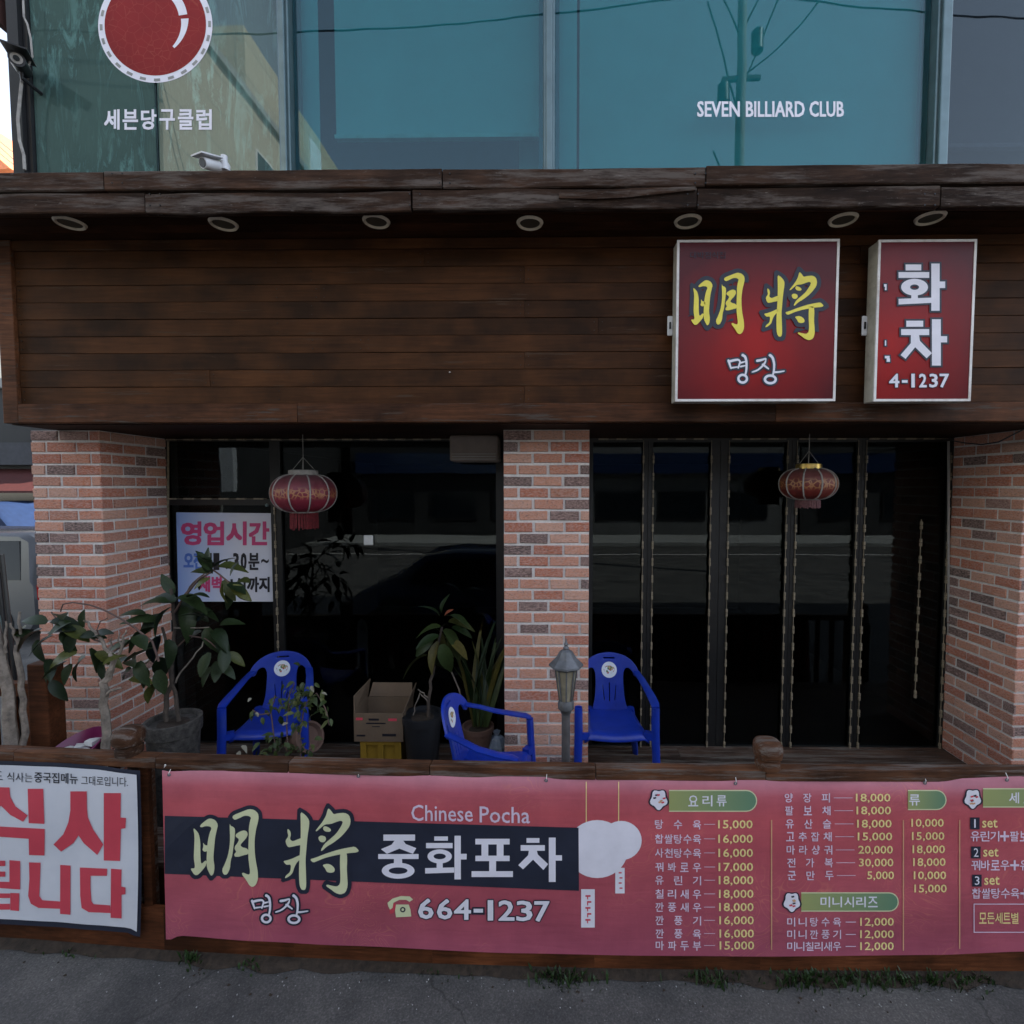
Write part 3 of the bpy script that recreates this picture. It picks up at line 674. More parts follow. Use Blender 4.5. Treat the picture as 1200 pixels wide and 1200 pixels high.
# ------------------------------------------------------------------ wooden canopy and fascia
can = empty('wooden_canopy', (0, 3.2, Z_SOF), 'dark stained timber canopy with weathered edge boards over the shopfront', 'canopy')
def rough_board(x0, x1, y0, y1, z0, z1, seed, amp=0.004, seg=0.12, ch=.006):
    """long board, irregular along its lower and upper front edges"""
    m = MB(); n = max(2, int((x1 - x0) / seg)); rnd = random.Random(seed); L = []
    for i in range(n + 1):
        x = x0 + (x1 - x0) * i / n
        a = noise.noise(Vector((x * 2.3, seed, 0))) * amp * 1.6; c = noise.noise(Vector((x * 2.9, seed + 9, 3))) * amp * 1.2; d = noise.noise(Vector((x * 1.3, seed + 5, 8))) * amp * 1.5
        L.append([(x, y0 + d, z0 + a + ch), (x, y0 + d + ch, z0 + a), (x, y1, z0 + a), (x, y1, z1 + c), (x, y0 + d + ch, z1 + c), (x, y0 + d, z1 + c - ch)])
    vs = [p for l in L for p in l]; fs = []
    for i in range(n):
        for k in range(6):
            k2 = (k + 1) % 6; fs.append((i*6+k, i*6+k2, (i+1)*6+k2, (i+1)*6+k)[::-1])
    fs.append((0,1,2,3,4,5)); fs.append(tuple(n*6+k for k in (5,4,3,2,1,0)))
    return m.add(vs, fs)
zA = at(600, 197, Y_CAP).z; zB = at(600, 220, Y_CAP).z; zC = at(600, 245, Y_CAP).z
def X(px, Y): return px2x(px, Y)
up = [(-120, 136, 0), (137, 521, .002), (522, 821, -.002), (822, 1457, .003)]
lo = [(-120, 180, 0.0), (181, 485, -.004), (487, 812, .003), (813, 1090, 0.002), (1091, 1457, -.003)]
for i, (a, b_, dz) in enumerate(up):
    rough_board(X(a, Y_CAP)+.001, X(b_, Y_CAP)-.001, Y_CAP + random.uniform(-.004, .004), Y_CAP + .035, zB + .002 + dz, zA + dz, 10 + i).build('edge_board', M['capboard'], can)
for i, (a, b_, dz) in enumerate(lo):
    rough_board(X(a, Y_CAP)+.001, X(b_, Y_CAP)-.001, Y_CAP + .010 + random.uniform(-.004, .004), Y_CAP + .045, zC + dz, zB - .004 + dz, 30 + i, 0.006).build('edge_board', M['capboard'], can)
# split splinter on the lower tier
sp = MB(); P0 = [(655, 226), (700, 224), (740, 220.5), (815, 218.5)]; P1 = [(655, 232), (700, 233), (735, 231), (815, 222.5)]
for i in range(3):
    a, b_, c, d = at(*P0[i], Y_CAP - .006), at(*P0[i+1], Y_CAP - .012), at(*P1[i+1], Y_CAP - .008), at(*P1[i], Y_CAP - .003)
    sp.add([a, b_, c, d] + [v + Vector((0, .014, 0)) for v in (a, b_, c, d)], [(3,2,1,0),(4,5,6,7),(0,1,5,4),(2,3,7,6),(1,2,6,5),(3,0,4,7)])
sp.build('splinter', M['capboard'], can)
MB().box(X(-120, Y_CAP), X(1457, Y_CAP), Y_CAP + .046, Y_UP + .03, zA - .03, zA - .004).build('top_board', M['capboard'], can)
# upper soffit made of boards
xs0, xs1 = X(-100, Y_FAS), 3.95
for i in range(4):
    y0 = Y_CAP + .048 + i * .09; MB().box(xs0, xs1, y0, y0 + .086, Z_TOP + random.uniform(0, .002), Z_TOP + .02).build('soffit_board', M['soffit'], can)
MB().box(xs0, xs1, Y_CAP + .048, Y_FAS + .1, Z_TOP + .022, Z_TOP + .03).build('soffit_backing', M['black'], can)
# fascia frame
zf0, zf1 = at(600, 495, Y_FAS - .02).z, at(600, 472, Y_FAS - .02).z
fx0 = px2x(4, Y_FAS - .02, 490)
for k, (a, b_) in enumerate(((fx0 + .1, X(352, Y_FAS)), (X(352.6, Y_FAS), X(905, Y_FAS)), (X(905.6, Y_FAS), xs1))):
    rough_board(a, b_, Y_FAS - .022, Y_FAS + .02, zf0, zf1, 51 + k, .002).build('bottom_rail_board', M['frameboard'], can)
mb = MB(); a = (fx0, zf0); c = (fx0 + .1, zf1)   # mitred left stile
vs = []
for y in (Y_FAS - .022, Y_FAS + .02):
    vs += [(fx0, y, zf0), (fx0 + .098, y, zf0 + .001), (fx0 + .098, y, Z_TOP - .004), (fx0, y, Z_TOP - .004)]
mb.add(vs, [(0,1,2,3),(7,6,5,4),(0,4,5,1),(1,5,6,2),(2,6,7,3),(3,7,4,0)]); bevel(mb.build('stile_board', M['frameboard'], can), .004)
rough_board(fx0 + .1, xs1, Y_FAS - .012, Y_FAS + .02, at(600, 291, Y_FAS).z, Z_TOP - .003, 60, .001).build('top_rail_board', M['plank'], can)
zz0, zz1 = zf1 + .001, at(600, 291, Y_FAS).z - .001; rows = 9; ph = (zz1 - zz0) / rows
joins = {0: [615], 1: [250, 900], 2: [615], 3: [430], 4: [700], 5: [615, 1050], 6: [380], 7: [615], 8: [500, 1000]}
for r_ in range(rows):
    z0 = zz0 + r_ * ph; ed = [fx0 + .102] + [X(j, Y_FAS) for j in joins[r_]] + [xs1]
    for i in range(len(ed) - 1):
        rough_board(ed[i] + .0008, ed[i+1] - .0008, Y_FAS + random.uniform(-.003, .003), Y_FAS + .02, z0 + .0012, z0 + ph - .0008, r_ * 7 + i, .0008, .3, .0018).build('plank', M['plank'], can)
MB().box(fx0, xs1, Y_FAS + .022, Y_FAS + .03, zf0 + .004, Z_TOP - .002).build('backing_board', M['black'], can)
# lower soffit
MB().box(fx0, 3.95, Y_FAS + .031, Y_GLASS + .02, Z_SOF, Z_SOF + .02).build('lower_soffit', M['soffit'], can)
MB().box(fx0, fx0 + .02, Y_FAS + .031, Y_UP + .2, Z_SOF + .021, Z_TOP + .2).build('end_board', M['plank'], can)
m = MB()
for px, py, Yn in [(x + dx, y, Y_CAP - .006) for x in (137, 521, 821) for dx in (-6, 6) for y in (203, 214)] + [(x + dx, y, Y_CAP + .003) for x in (181, 486, 812, 1090) for dx in (-6, 6) for y in (227, 240)]:
    q = at(px, py, Yn); m.lathe([(.004, -.001), (.004, .001)], (0, 0, 0), 6) if False else m.tube([q + Vector((0, .01, 0)), q], .0042, 7)
for row in range(9):
    for x in [fx0 + .125, *[X(j_, Y_FAS) + d2 for j_ in joins[row] for d2 in (-.025, .025)], X(330 + row % 2 * 40, Y_FAS), X(820 - row % 3 * 30, Y_FAS)]:
        for fz in (.25, .75): q = Vector((x, Y_FAS - .004, zz0 + (row + fz) * ph)); m.tube([q + Vector((0, .008, 0)), q], .003, 6)
m.build('nail_heads', M['blackmetal'], can, kind='stuff')
# tiny pale screw head seen on the planks
p = at(527, 436, Y_FAS - .006); MB().lathe([(.004, -.004), (.006, 0), (.003, .004)], (0, 0, 0), 8)
m_ = MB().lathe([(.0055, -.003), (.006, .0), (.003, .003)], p, 8); m_.build('screw_head', M['whiteframe'], can)
# downlights
dl = [(82, 261), (262, 262), (441, 259), (621, 261), (806, 259), (988, 257), (1090, 255)]
dnames = ['leftmost of the row', 'second from the left', 'third from the left', 'middle one of the row', 'above the square red sign', 'between the two red signs', 'above the narrow red sign']
for (px, py), nm in zip(dl, dnames):
    dy = 600 * (Z_TOP - CAM_Z) / 600; dd = CR @ Vector(((px - 632) / 600, -(py - 600) / 600, -1)); t = (Z_TOP - .004 - CAM_Z) / dd.z; q = Vector((0,0,CAM_Z)) + dd * t
    e = empty('recessed_downlight', (q.x, q.y, Z_TOP), 'round cream rimmed downlight in the dark canopy soffit, ' + nm, 'downlight', 'downlights under the canopy')
    rr = MB(); n = 28; ro, ri = .080, .060
    prof = [(ri, -.001), (ri, -.010), (ri + .010, -.016), (ro - .006, -.013), (ro, -.002)]
    for r2, z in prof:
        for k in range(n): rr.v.append((q.x + r2 * math.cos(2*math.pi*k/n), q.y + r2 * math.sin(2*math.pi*k/n), Z_TOP - .001 + z))
    for i in range(len(prof)-1):
        for k in range(n):
            k2 = (k+1) % n; rr.f.append((i*n+k, i*n+k2, (i+1)*n+k2, (i+1)*n+k))
    rr.build('rim', M['lightring'], e, True)
    MB().lathe([(.0585, -.006), (.0585, -.0005)], (q.x, q.y, Z_TOP - .001), 24).build('lens', M['grille'], e)

# ------------------------------------------------------------------ brick pillars
def brick_mesh(seed):
    rnd = random.Random(seed); j = lambda a: rnd.uniform(-a, a); b = MB(); L, H, D = .5, .5, .010
    # unit length/height, real depth; front towards -Y
    vs = [(-L,0,-H),(L,0,-H),(L,0,H),(-L,0,H)]
    o = [(-L+j(.008), -D*.55, -H+j(.04)), (L+j(.008), -D*.55, -H+j(.04)), (L+j(.008), -D*.55, H+j(.04)), (-L+j(.008), -D*.55, H+j(.04))]
    i_ = [(x*.972, -D + j(.0015), z*.90) for x, _, z in o]
    b.add(vs + o + i_, [(0,1,5,4),(1,2,6,5),(2,3,7,6),(3,0,4,7),(4,5,9,8),(5,6,10,9),(6,7,11,10),(7,4,8,11),(8,9,10,11)])
    return b.mesh('brick', M['brick'])
BM = [brick_mesh(i) for i in range(8)]
CO, BH, BL, JT = .0815, .0642, .200, .018
def lay(parent, origin, direc, length, z0, z1, phase, flipcut=False):
    """rows of brick slips on a vertical face; origin (x, y) start, direc unit (dx, dy), face normal = direc rotated -90"""
    ang = math.atan2(direc[1], direc[0]); row = 0; z = z1 - .003
    W = wpos(parent)
    while z - BH > z0:
        off = (row + phase) % 2
        s = -BL * .53 if off else -.012 * 0
        s += random.uniform(-.006, .006)
        while s < length - .012:
            a = max(s, 0.0); e = min(s + BL + random.uniform(-.004, .004), length)
            if e - a > .018:
                o = bpy.data.objects.new('brick', random.choice(BM)); COL.objects.link(o); o.parent = parent
                c = (a + e) / 2; o.location = Vector((origin[0] + direc[0]*c, origin[1] + direc[1]*c, z - BH/2)) - W
                o.rotation_euler = (0, random.uniform(-.006, .006), ang); o.scale = (e - a, random.uniform(.75, 1.2), BH * random.uniform(.95, 1.04))
            s = s + BL + JT
        z -= CO; row += 1
def pillar(x0, x1, yb, label, sides, core_dx=(0, 0)):
    e = empty('brick_pillar', ((x0+x1)/2, Y_PIL, 0), label, 'pillar', 'brick pillars of the shopfront')
    b = MB().box(x0, x1, Y_PIL, yb, GZ, Z_SOF - .002); b.build('mortar_core', M['mortar'], e)
    lay(e, (x0, Y_PIL + .0), (1, 0), x1 - x0, Z_DECK, Z_SOF - .004, 0)
    if 'R' in sides: lay(e, (x1, Y_PIL - .010), (0, 1), yb - Y_PIL + .01, Z_DECK, Z_SOF - .004, 1)
    if 'L' in sides: lay(e, (x0, yb - .008), (0, -1), yb - Y_PIL + .01, Z_DECK, Z_SOF - .004, 1)
    return e
pillar(-3.69, X_L, Y_GLASS - .03, 'wide brick pillar at the left corner beside the hours poster', 'R')
pillar(-.303, .303, Y_GLASS - .03, 'brick pillar in the middle behind the post lamp', '')
pillar(X_R, X_R + .46, Y_GLASS - .03, 'brick pillar at the right end of the black folding doors', 'L')

# ------------------------------------------------------------------ shopfront glazing
sf = empty('glazed_shopfront', (0, Y_GLASS, Z_DECK), 'black framed shopfront of tall dark glass panes and folding doors with beaded trim', 'shopfront')
def G(px): return px2x(px, Y_GLASS, 690)
zt, zb = at(600, 517, Y_GLASS).z, at(600, 873, Y_GLASS).z
mb = MB(); mb.box(X_L, X_R, Y_GLASS - .03, Y_GLASS + .05, zt, Z_SOF - .003); mb.box(X_L, X_R, Y_GLASS - .03, Y_GLASS + .05, Z_DECK + .001, zb - .012)
mb.build('head_and_sill', M['black'], sf)
def trim_v(x, za, zb_, parent):
    m = MB(); z = za; k = 0
    m.box(x - .0016, x + .0016, Y_GLASS - .040, Y_GLASS - .034, za, zb_)
    while z < zb_ - .06:
        m.box(x - .0065, x + .0065, Y_GLASS - .048, Y_GLASS - .0305, z, z + .028); m.box(x - .0065, x + .0065, Y_GLASS - .048, Y_GLASS - .0305, z + .034, z + .062); z += .142
    m.build('beaded_trim', M['beads'], parent)
def trim_h(xa, xb, z, parent):
    m = MB(); x = xa; m.box(xa, xb, Y_GLASS - .040, Y_GLASS - .034, z - .0016, z + .0016)
    while x < xb - .08:
        m.box(x, x + .05, Y_GLASS - .048, Y_GLASS - .0305, z - .006, z + .006); m.box(x + .056, x + .08, Y_GLASS - .048, Y_GLASS - .0305, z - .006, z + .006); x += .148
    m.build('beaded_trim', M['beads'], parent)
def leaf_door(pa, pb, ta, tb, name='door_panel', trims=True, tz=(None, None)):
    """frame from px pa..pb; glass between ta..tb"""
    a, b_, c, d = G(pa), G(pb), G(ta), G(tb)
    m = MB(); m.box(a, c, Y_GLASS - .03, Y_GLASS + .03, zb - .01, zt); m.box(d, b_, Y_GLASS - .03, Y_GLASS + .03, zb - .01, zt)
    m.box(c, d, Y_GLASS - .028, Y_GLASS + .028, zb - .01, zb + .012); m.box(c, d, Y_GLASS - .028, Y_GLASS + .028, zt - .012, zt)
    f = m.build(name, M['black'], sf)
    MB().box(c, d, Y_GLASS - .004, Y_GLASS + .004, zb + .012, zt - .012).build('pane', M['shopglass'], f)
    return f
f = leaf_door(690, 757, 694, 751.5); trim_v(G(751.5), zb, zt, f); trim_h(G(700), G(750), zt + .012, f)
f = leaf_door(757.5, 840, 763, 829.5); trim_v(G(763), zb, zt - .1, f); trim_v(G(829.5), zb, zt, f); trim_h(G(768), G(825), zt + .012, f); trim_h(G(765), G(828), zb, f)
f = leaf_door(840.5, 922.5, 850, 917); trim_v(G(850), zb, zt, f); trim_v(G(917), zb, zt, f); trim_h(G(853), G(915), zt + .012, f); trim_h(G(853), G(915), zb, f)
f = leaf_door(923, 1002.5, 928, 998); trim_v(G(928), zb, zt, f); trim_v(G(998), zb, zt, f); trim_h(G(930), G(996), zt + .012, f); trim_h(G(930), G(996), zb, f)
f = leaf_door(1003, 1113.5, 1007.5, 1104); trim_v(G(1007.5), zb, zt, f); trim_v(G(1073), zb + .45, zt - .65, f); trim_v(G(1104), zb, zt - .1, f); trim_h(G(1010), G(1100), zt + .012, f); trim_h(G(1010), G(1070), zb, f)
# left bay: door with transom, then wide fixed pane
zm = at(270, 585, Y_GLASS).z
m = MB(); m.box(X_L, G(201), Y_GLASS - .03, Y_GLASS + .03, zb - .01, zt); m.box(G(322), G(334), Y_GLASS - .032, Y_GLASS + .03, zb - .01, zt); m.box(G(201), G(322), Y_GLASS - .03, Y_GLASS + .03, zm - .05, zm)
m.box(G(201), G(322), Y_GLASS - .03, Y_GLASS + .03, zb - .01, zb + .012)
f = m.build('door_panel', M['black'], sf)
MB().box(G(201), G(322), Y_GLASS - .004, Y_GLASS + .004, zm, zt - .002).build('pane', M['shopglass'], f)
MB().box(G(201), G(322), Y_GLASS - .004, Y_GLASS + .004, zb + .012, zm - .05).build('pane', M['shopglass'], f)
trim_v(G(327), zb, zm - .05, f); trim_h(G(203), G(318), zm + .004, f)
q = at(313, 592, Y_GLASS - .03); m = MB(); m.tube([q + Vector((0, -.012, 0)), q + Vector((0, .0, 0))], [.012, .014], 12); m.build('lock', M['alu'], f)
m = MB(); m.box(G(582), G(590) + .02, Y_GLASS - .03, Y_GLASS + .03, zb - .01, zt); m.box(G(334), G(582), Y_GLASS - .028, Y_GLASS + .028, zb - .01, zb + .008)
f = m.build('window', M['black'], sf)
MB().box(G(334), G(582), Y_GLASS - .004, Y_GLASS + .004, zb + .008, zt - .002).build('pane', M['shopglass'], f)
trim_h(G(205), G(570), zt + .012, f)
m = MB(); m.bar(at(197, 517, Y_GLASS - .035), at(197, 873, Y_GLASS - .035), .012, .012); m.build('edge_strip', M['beads'], sf)
m = MB(); m.bar(at(1111.5, 517, Y_GLASS - .05), at(1111.5, 880, Y_GLASS - .05), .012, .012); m.build('edge_strip', simple('silver edge strip', (0.35, 0.34, 0.33), 0.5), sf)
# small white sensor on the glass, and air conditioner inside
p = at(432, 633, Y_GLASS - .015); m = MB().box(p.x - .04, p.x + .04, p.y - .012, p.y + .008, p.z - .042, p.z + .042)
o = bevel(m.build('door_chime', M['whitepl'], label='small white square box stuck on the wide dark window', cat='chime'), .008)
MB().box(-.02, .02, -.016, -.0125, -.02, .02)
p = at(553, 534, Y_GLASS - .22); e = empty('air_conditioner', p, 'beige boxed air unit under the canopy beside the middle pillar', 'air conditioner')
m = MB().box(p.x - .16, p.x + .22, p.y - .1, p.y + .15, p.z - .05, Z_SOF - .002); bevel(m.build('casing', simple('brownish casing', (0.2, 0.16, 0.14), 0.6), e), .02, 3)
m = MB()
for i in range(3): m.box(p.x - .14, p.x + .2, p.y - .107, p.y - .1005, p.z - .035 + i * .02, p.z - .03 + i * .02)
m.build('louvre', M['cement'], e)

# ------------------------------------------------------------------ deck floor
dk = empty('wooden_deck', (0, 3.5, 0), kind='structure')
y = 2.865
i = 0
while y < Y_GLASS - .03:
    w = .118; ed = [-3.9, -1.3 + (i % 3) * .5, 1.1 + (i % 2) * .7, 3.95]
    for k in range(3):
        MB().box(ed[k] + .002, ed[k+1] - .002, y, min(y + w, Y_GLASS - .012), Z_DECK - .03, Z_DECK - .001 + random.uniform(-.002, 0)).build('plank', M['deck'], dk)
    y += w + .006; i += 1
MB().box(-3.9, 3.95, 2.87, Y_GLASS + .05, GZ, Z_DECK - .032).build('deck_frame', M['soffit'], dk)

# ------------------------------------------------------------------ front fence
YF = [(-300, 2.82), (0, 2.76), (170, 2.70), (330, 2.665), (500, 2.64), (700, 2.625), (905, 2.625), (1500, 2.65)]
def yf(px):
    for (a, ya), (b_, yb) in zip(YF, YF[1:]):
        if px <= b_: return 1 / (1/ya + (1/yb - 1/ya) * (px - a) / (b_ - a))
    return YF[-1][1]
fence = empty('wooden_fence', (0, 2.65, 0), 'low brown timber fence along the front of the deck behind the banners', 'fence')
pts = [(px, yf(px)) for px in (-300, 0, 170, 330, 500, 700, 905, 1500)]
def fx(px): return px2x(px, yf(px))
for k in range(len(pts) - 1):
    a = Vector((fx(pts[k][0]), pts[k][1] + .032, .99)); b_ = Vector((fx(pts[k+1][0]), pts[k+1][1] + .032, .99))
    bevel(MB().bar(a + (b_-a).normalized()*.001, b_ - (b_-a).normalized()*.001, .066, .062).build('top_rail', M['rail'], fence), .005)
    a2 = Vector((a.x, a.y, .02)); b2 = Vector((b_.x, b_.y, .02))
    MB().bar(a2, b2, .03, .25).build('bottom_board', M['redwood'], fence)
for px in (-250, 133, 910, 1480):
    x, y = fx(px), yf(px) + .055
    MB().box(x - .045, x + .045, y + .014, y + .10, GZ, .958).build('post', M['rail'], fence)
    s = .07; prof = [(.06, 0), (.06, .04), (.052, .046), (.052, .052), (.068, .062), (.072, .09), (.07, .12), (.058, .14), (.03, .15)]
    m = MB().lathe(prof, (x, y - .02, 1.021), 16, fn=lambda a: 1 + .10 * abs(math.sin(2 * a)) ** 2); m.build('post_cap', M['rail'], fence, True)
px = -230
while px < 1470:
    if abs(px - 133) > 14 and abs(px - 910) > 14:
        x, y = fx(px), yf(px) + .03
        MB().box(x - .022, x + .022, y + .0, y + .03, .146, .958).build('picket', M['redwood'], fence)
    px += 38 if px != 140 else 38
# left return fence of the deck
sfn = empty('side_fence', at(52, 800, 3.15), 'tall dark wooden post and side rails at the left end of the deck', 'fence')
p = at(53, 775, 3.15); bevel(MB().box(p.x - .062, p.x + .062, p.y - .06, p.y + .06, GZ, p.z).build('post', M['redwood'], sfn), .008)
p2 = at(-60, 806, 3.15); p3 = at(52, 806, 3.15)
MB().box(p2.x, p.x - .063, p.y - .03, p.y + .03, p2.z - .04, p2.z + .04).build('rail', M['redwood'], sfn)
for px in (-30, -8, 14, 36):
    q = at(px, 830, 3.16); MB().box(q.x - .025, q.x + .025, q.y - .015, q.y + .015, .3, p2.z - .041).build('picket', M['redwood'], sfn)

# ------------------------------------------------------------------ banners
def curve_fn(pts):
    def f(x):
        if x <= pts[0][0]: return pts[0][1]
        for (a, ya), (b_, yb) in zip(pts, pts[1:]):
            if x <= b_:
                t = (x - a) / (b_ - a); t = t * t * (3 - 2 * t) * .5 + t * .5
                return ya + (yb - ya) * t
        return pts[-1][1]
    return f
ptop = curve_fn([(190, 902.5), (198, 904), (230, 903), (300, 903.5), (400, 905), (500, 908.5), (600, 910), (700, 911.5), (820, 914), (1040, 915), (1100, 913), (1200, 909.5), (1330, 905)])
pbot = curve_fn([(190, 1101), (196, 1101), (207, 1096.5), (300, 1103), (400, 1108), (600, 1117), (760, 1120), (900, 1121), (1100, 1119), (1200, 1115), (1330, 1110)])
def banner_surf(px, py, lift=0.0):
    x = px
    wv = .004 * math.sin(x * .021 + py * .006) + .003 * math.sin(x * .047 + 1.3 + py * .013) + .002 * math.sin(py * .06 + x * .01)
    tt = max(0.0, 1 - (py - ptop(px)) / 16.0); bb = max(0.0, 1 - (pbot(px) - py) / 10.0)
    cr = .0035 * math.sin((px - 190) * .09 + (py - 900) * .12) * max(0, 1 - (px - 190) / 140)
    return at(px, py, yf(px) - .016 - lift + wv * 1.2 + .02 * tt ** 2 - .006 * bb ** 2 + cr)
ban = empty('menu_banner', banner_surf(700, 1118, 0), 'long faded pink menu banner with Chinese characters and prices tied along the fence', 'banner')
m = MB(); NX, NY = 160, 16
for j in range(NY + 1):
    for i in range(NX + 1):
        px = 190 + (1330 - 190) * i / NX; t = j / NY
        tp, bt = ptop(px), pbot(px)
        shift = 4.5 * t * max(0, 1 - (px - 190) / 60)
        py = tp + (bt - tp) * t
        m.v.append(tuple(banner_surf(px + shift, py)))
for j in range(NY):
    for i in range(NX):
        a = j * (NX + 1) + i; m.f.append((a + NX + 1, a + NX + 2, a + 1, a))
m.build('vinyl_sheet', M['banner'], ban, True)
pr = Print(banner_surf, 14)
# dark band, balloons
pr.g('printed_balloon').disc('txtwhite', 700, 995, 36, .0018, ry=34); pr.g('printed_balloon').disc('txtwhite', 728, 985, 24, .0022, ry=23)
pr.g('printed_band').poly('navy', [(193, 1024), (193, 956), (678, 970), (678.5, 1044)], .0024)
for x, y1 in ((687, 964), (725, 963)): pr.g('balloon_string').rect('txtprice', x - .5, 916, x + .5, y1, .0014)
pr.g('paper_tag').rect('txtwhite', 681, 1042, 697, 1087, .002); pr.g('paper_tag').rect('txtwhite', 721, 1017, 732, 1047, .002)
pr.g('tag_writing', True)
for i in range(5):
    pr.rect('redprint', 686 + (i % 2) * 2, 1049 + i * 7, 692 + (i % 2), 1051 + i * 7, .003); pr.rect('redprint', 688, 1049 + i * 7, 689.2, 1054 + i * 7, .0032)
for i in range(4): pr.rect('redprint', 725 + (i % 2), 1022 + i * 6, 728.5 + (i % 2), 1023.6 + i * 6, .003)
calligraphy(pr, 'txtcream', 'navy', 200, 920, .2, .2, 4.6)
for parts in (MYEONG, JANG): block_letter(pr.g('letter'), 'txtwhite', lambda x, y: (200 + x / 5, 920 + y / 5), parts, 'navy', 2.0)
BT = lambda x, y: (430 + x / 3.636, 890 + y / 3.636)
for parts in (
 [('r', 70, 320, 205, 346), ('p', [(118,346),(155,346),(165,360),(210,378),(196,402),(138,380),(85,402),(60,382),(105,363)]), ('r', 48, 403, 220, 424), ('r', 115, 424, 150, 448), ('o', 133, 474, 70, 34, 40, 14)],
 [('r', 287, 328, 345, 346), ('r', 252, 356, 365, 378), ('o', 310, 413, 52, 30, 26, 12), ('r', 297, 440, 323, 464), ('p', [(248,463),(372,460),(372,482),(248,486)]), ('r', 373, 325, 400, 511), ('r', 400, 402, 425, 426)],
 [('r', 462, 338, 608, 362), ('r', 488, 362, 517, 410), ('r', 553, 362, 582, 410), ('r', 462, 410, 608, 433), ('r', 521, 433, 550, 476), ('r', 446, 476, 622, 501)],
 [('r', 680, 335, 735, 355), ('r', 655, 365, 758, 389), ('p', [(690,389),(724,389),(728,405),(772,446),(752,471),(708,427),(665,468),(645,450),(687,408)]), ('r', 775, 333, 804, 522), ('r', 804, 408, 831, 431)]):
    block_letter(pr.g('letter'), 'txtwhite', BT, parts)
pr.g('lettering', True).text('txtitem', 'Chinese', 482, 943, 554, 962, .012, skew=1); pr.text('txtitem', 'Pocha', 562, 945, 621, 964, .012, skew=1)
for i, (ch, a, b_) in enumerate((('6', 490, 508), ('6', 512, 530), ('4', 532, 552), ('1', 571.5, 578), ('2', 584, 603), ('3', 605, 624), ('7', 626, 644))):
    dy = (a - 490) * .022; pr.g('numeral').text('txtwhite', ch, a, 1053 + dy, b_, 1077 + dy, .035, outline=('navy', .05))
pr.g('hyphen').rect('navy', 553, 1063, 568, 1072, .003); pr.rect('txtwhite', 555, 1065, 566, 1069.5, .0045)
# telephone drawing
pr.g('telephone_drawing', True)
pr.poly('txtcream', [(455, 1062), (454, 1058), (460, 1053), (470, 1050), (480, 1050.5), (484, 1054), (480, 1057), (476, 1054.5), (468, 1054.5), (461, 1058), (460, 1064), (457, 1066)], .003)
pr.poly('txtcream', [(464, 1060), (479, 1060), (481, 1066), (482, 1074), (464, 1075), (463, 1067)], .0034)
pr.disc('navy', 472, 1066, 3.2, .0042, 16); pr.disc('txtcream', 472, 1066, 1.6, .0046, 12); pr.poly('redprint', [(456, 1063), (462, 1058), (465, 1062), (461, 1070), (457, 1071)], .0026)
def pill(x0, y0, x1, y1, open_=False):
    pr.g('title_bar')
    r = (y1 - y0) / 2; cy = (y0 + y1) / 2
    for mt, g, lf in (('txtcream', 1.3, .0015), ('pill', 0, .0025)):
        P = [(x0 - g * 0, y0 - g), ] + [(x1 - r + (r + g) * math.sin(t), cy - (r + g) * math.cos(t)) for t in [math.pi * i / 10 for i in range(11)]] + [(x0, y1 + g)]
        if open_: P = [(x0, y0 - g), (x1, y0 - g), (x1, y1 + g), (x0, y1 + g)]
        pr.poly(mt, P, lf)
def rosette(cx, cy, s):
    rnd = random.Random(int(cx)); pr.g('printed_rosette', True)
    pr.poly('navy', [(cx + (s + 2) * (1 + .1 * math.sin(5 * a)) * math.cos(a), cy + (s + 3) * (1 + .1 * math.sin(5 * a)) * math.sin(a)) for a in [2 * math.pi * i / 30 for i in range(30)]], .0032)
    pr.poly('txtwhite', [(cx + (s) * (1 + .12 * math.sin(5 * a)) * math.cos(a), cy + (s + 1.6) * (1 + .12 * math.sin(5 * a)) * math.sin(a)) for a in [2 * math.pi * i / 30 for i in range(30)]], .004)
    for i in range(7):
        a = rnd.uniform(0, 6.28); r = rnd.uniform(2, s * .7); x, y = cx + r * math.cos(a), cy + r * math.sin(a)
        pr.poly(('redprint', 'navy', 'goldline')[i % 3], [(x - 2, y - .6), (x + 1.5, y - 1.4), (x + 2, y + .3), (x - 1, y + 1.2)], .0048 + i * .0002)
pill(784, 927, 886, 950); rosette(772, 937, 9.5); pr.g('lettering', True).chars('txtwhite', '요리류', 806, 938.5, 852, 13, .03)
c1 = [('탕수육', '15,000', 966), ('찹쌀탕수육', '16,000', 983), ('사천탕수육', '16,000', 999.5), ('꿔봐로우', '17,000', 1016), ('유린기', '18,000', 1031.5), ('칠리새우', '18,000', 1047.5), ('깐풍새우', '18,000', 1063), ('깐풍기', '16,000', 1078.5), ('깐풍육', '16,000', 1094), ('마파두부', '15,000', 1108)]
for i, (a, b_, y) in enumerate(c1):
    pr.g('menu_line', True).chars('txtitem', a, 767 + i * .1, y, 822, 10.8, .025, .6); pr.rect('txtitem', 825, y - .3, 838, y + .3, .003); pr.text('txtprice', b_, 841.5 + i * .2, y - 5, 882 + i * .2, y + 6.5, .02)
pr.g('divider_line').rect('goldline', 903.5, 961, 904.9, 1113, .003)
c2 = [('양장피', '18,000', 935), ('팔보채', '18,000', 950), ('유산슬', '18,000', 965.5), ('고추잡채', '15,000', 980.5), ('마라샹궈', '20,000', 996), ('전가복', '30,000', 1011), ('군만두', '5,000', 1026)]
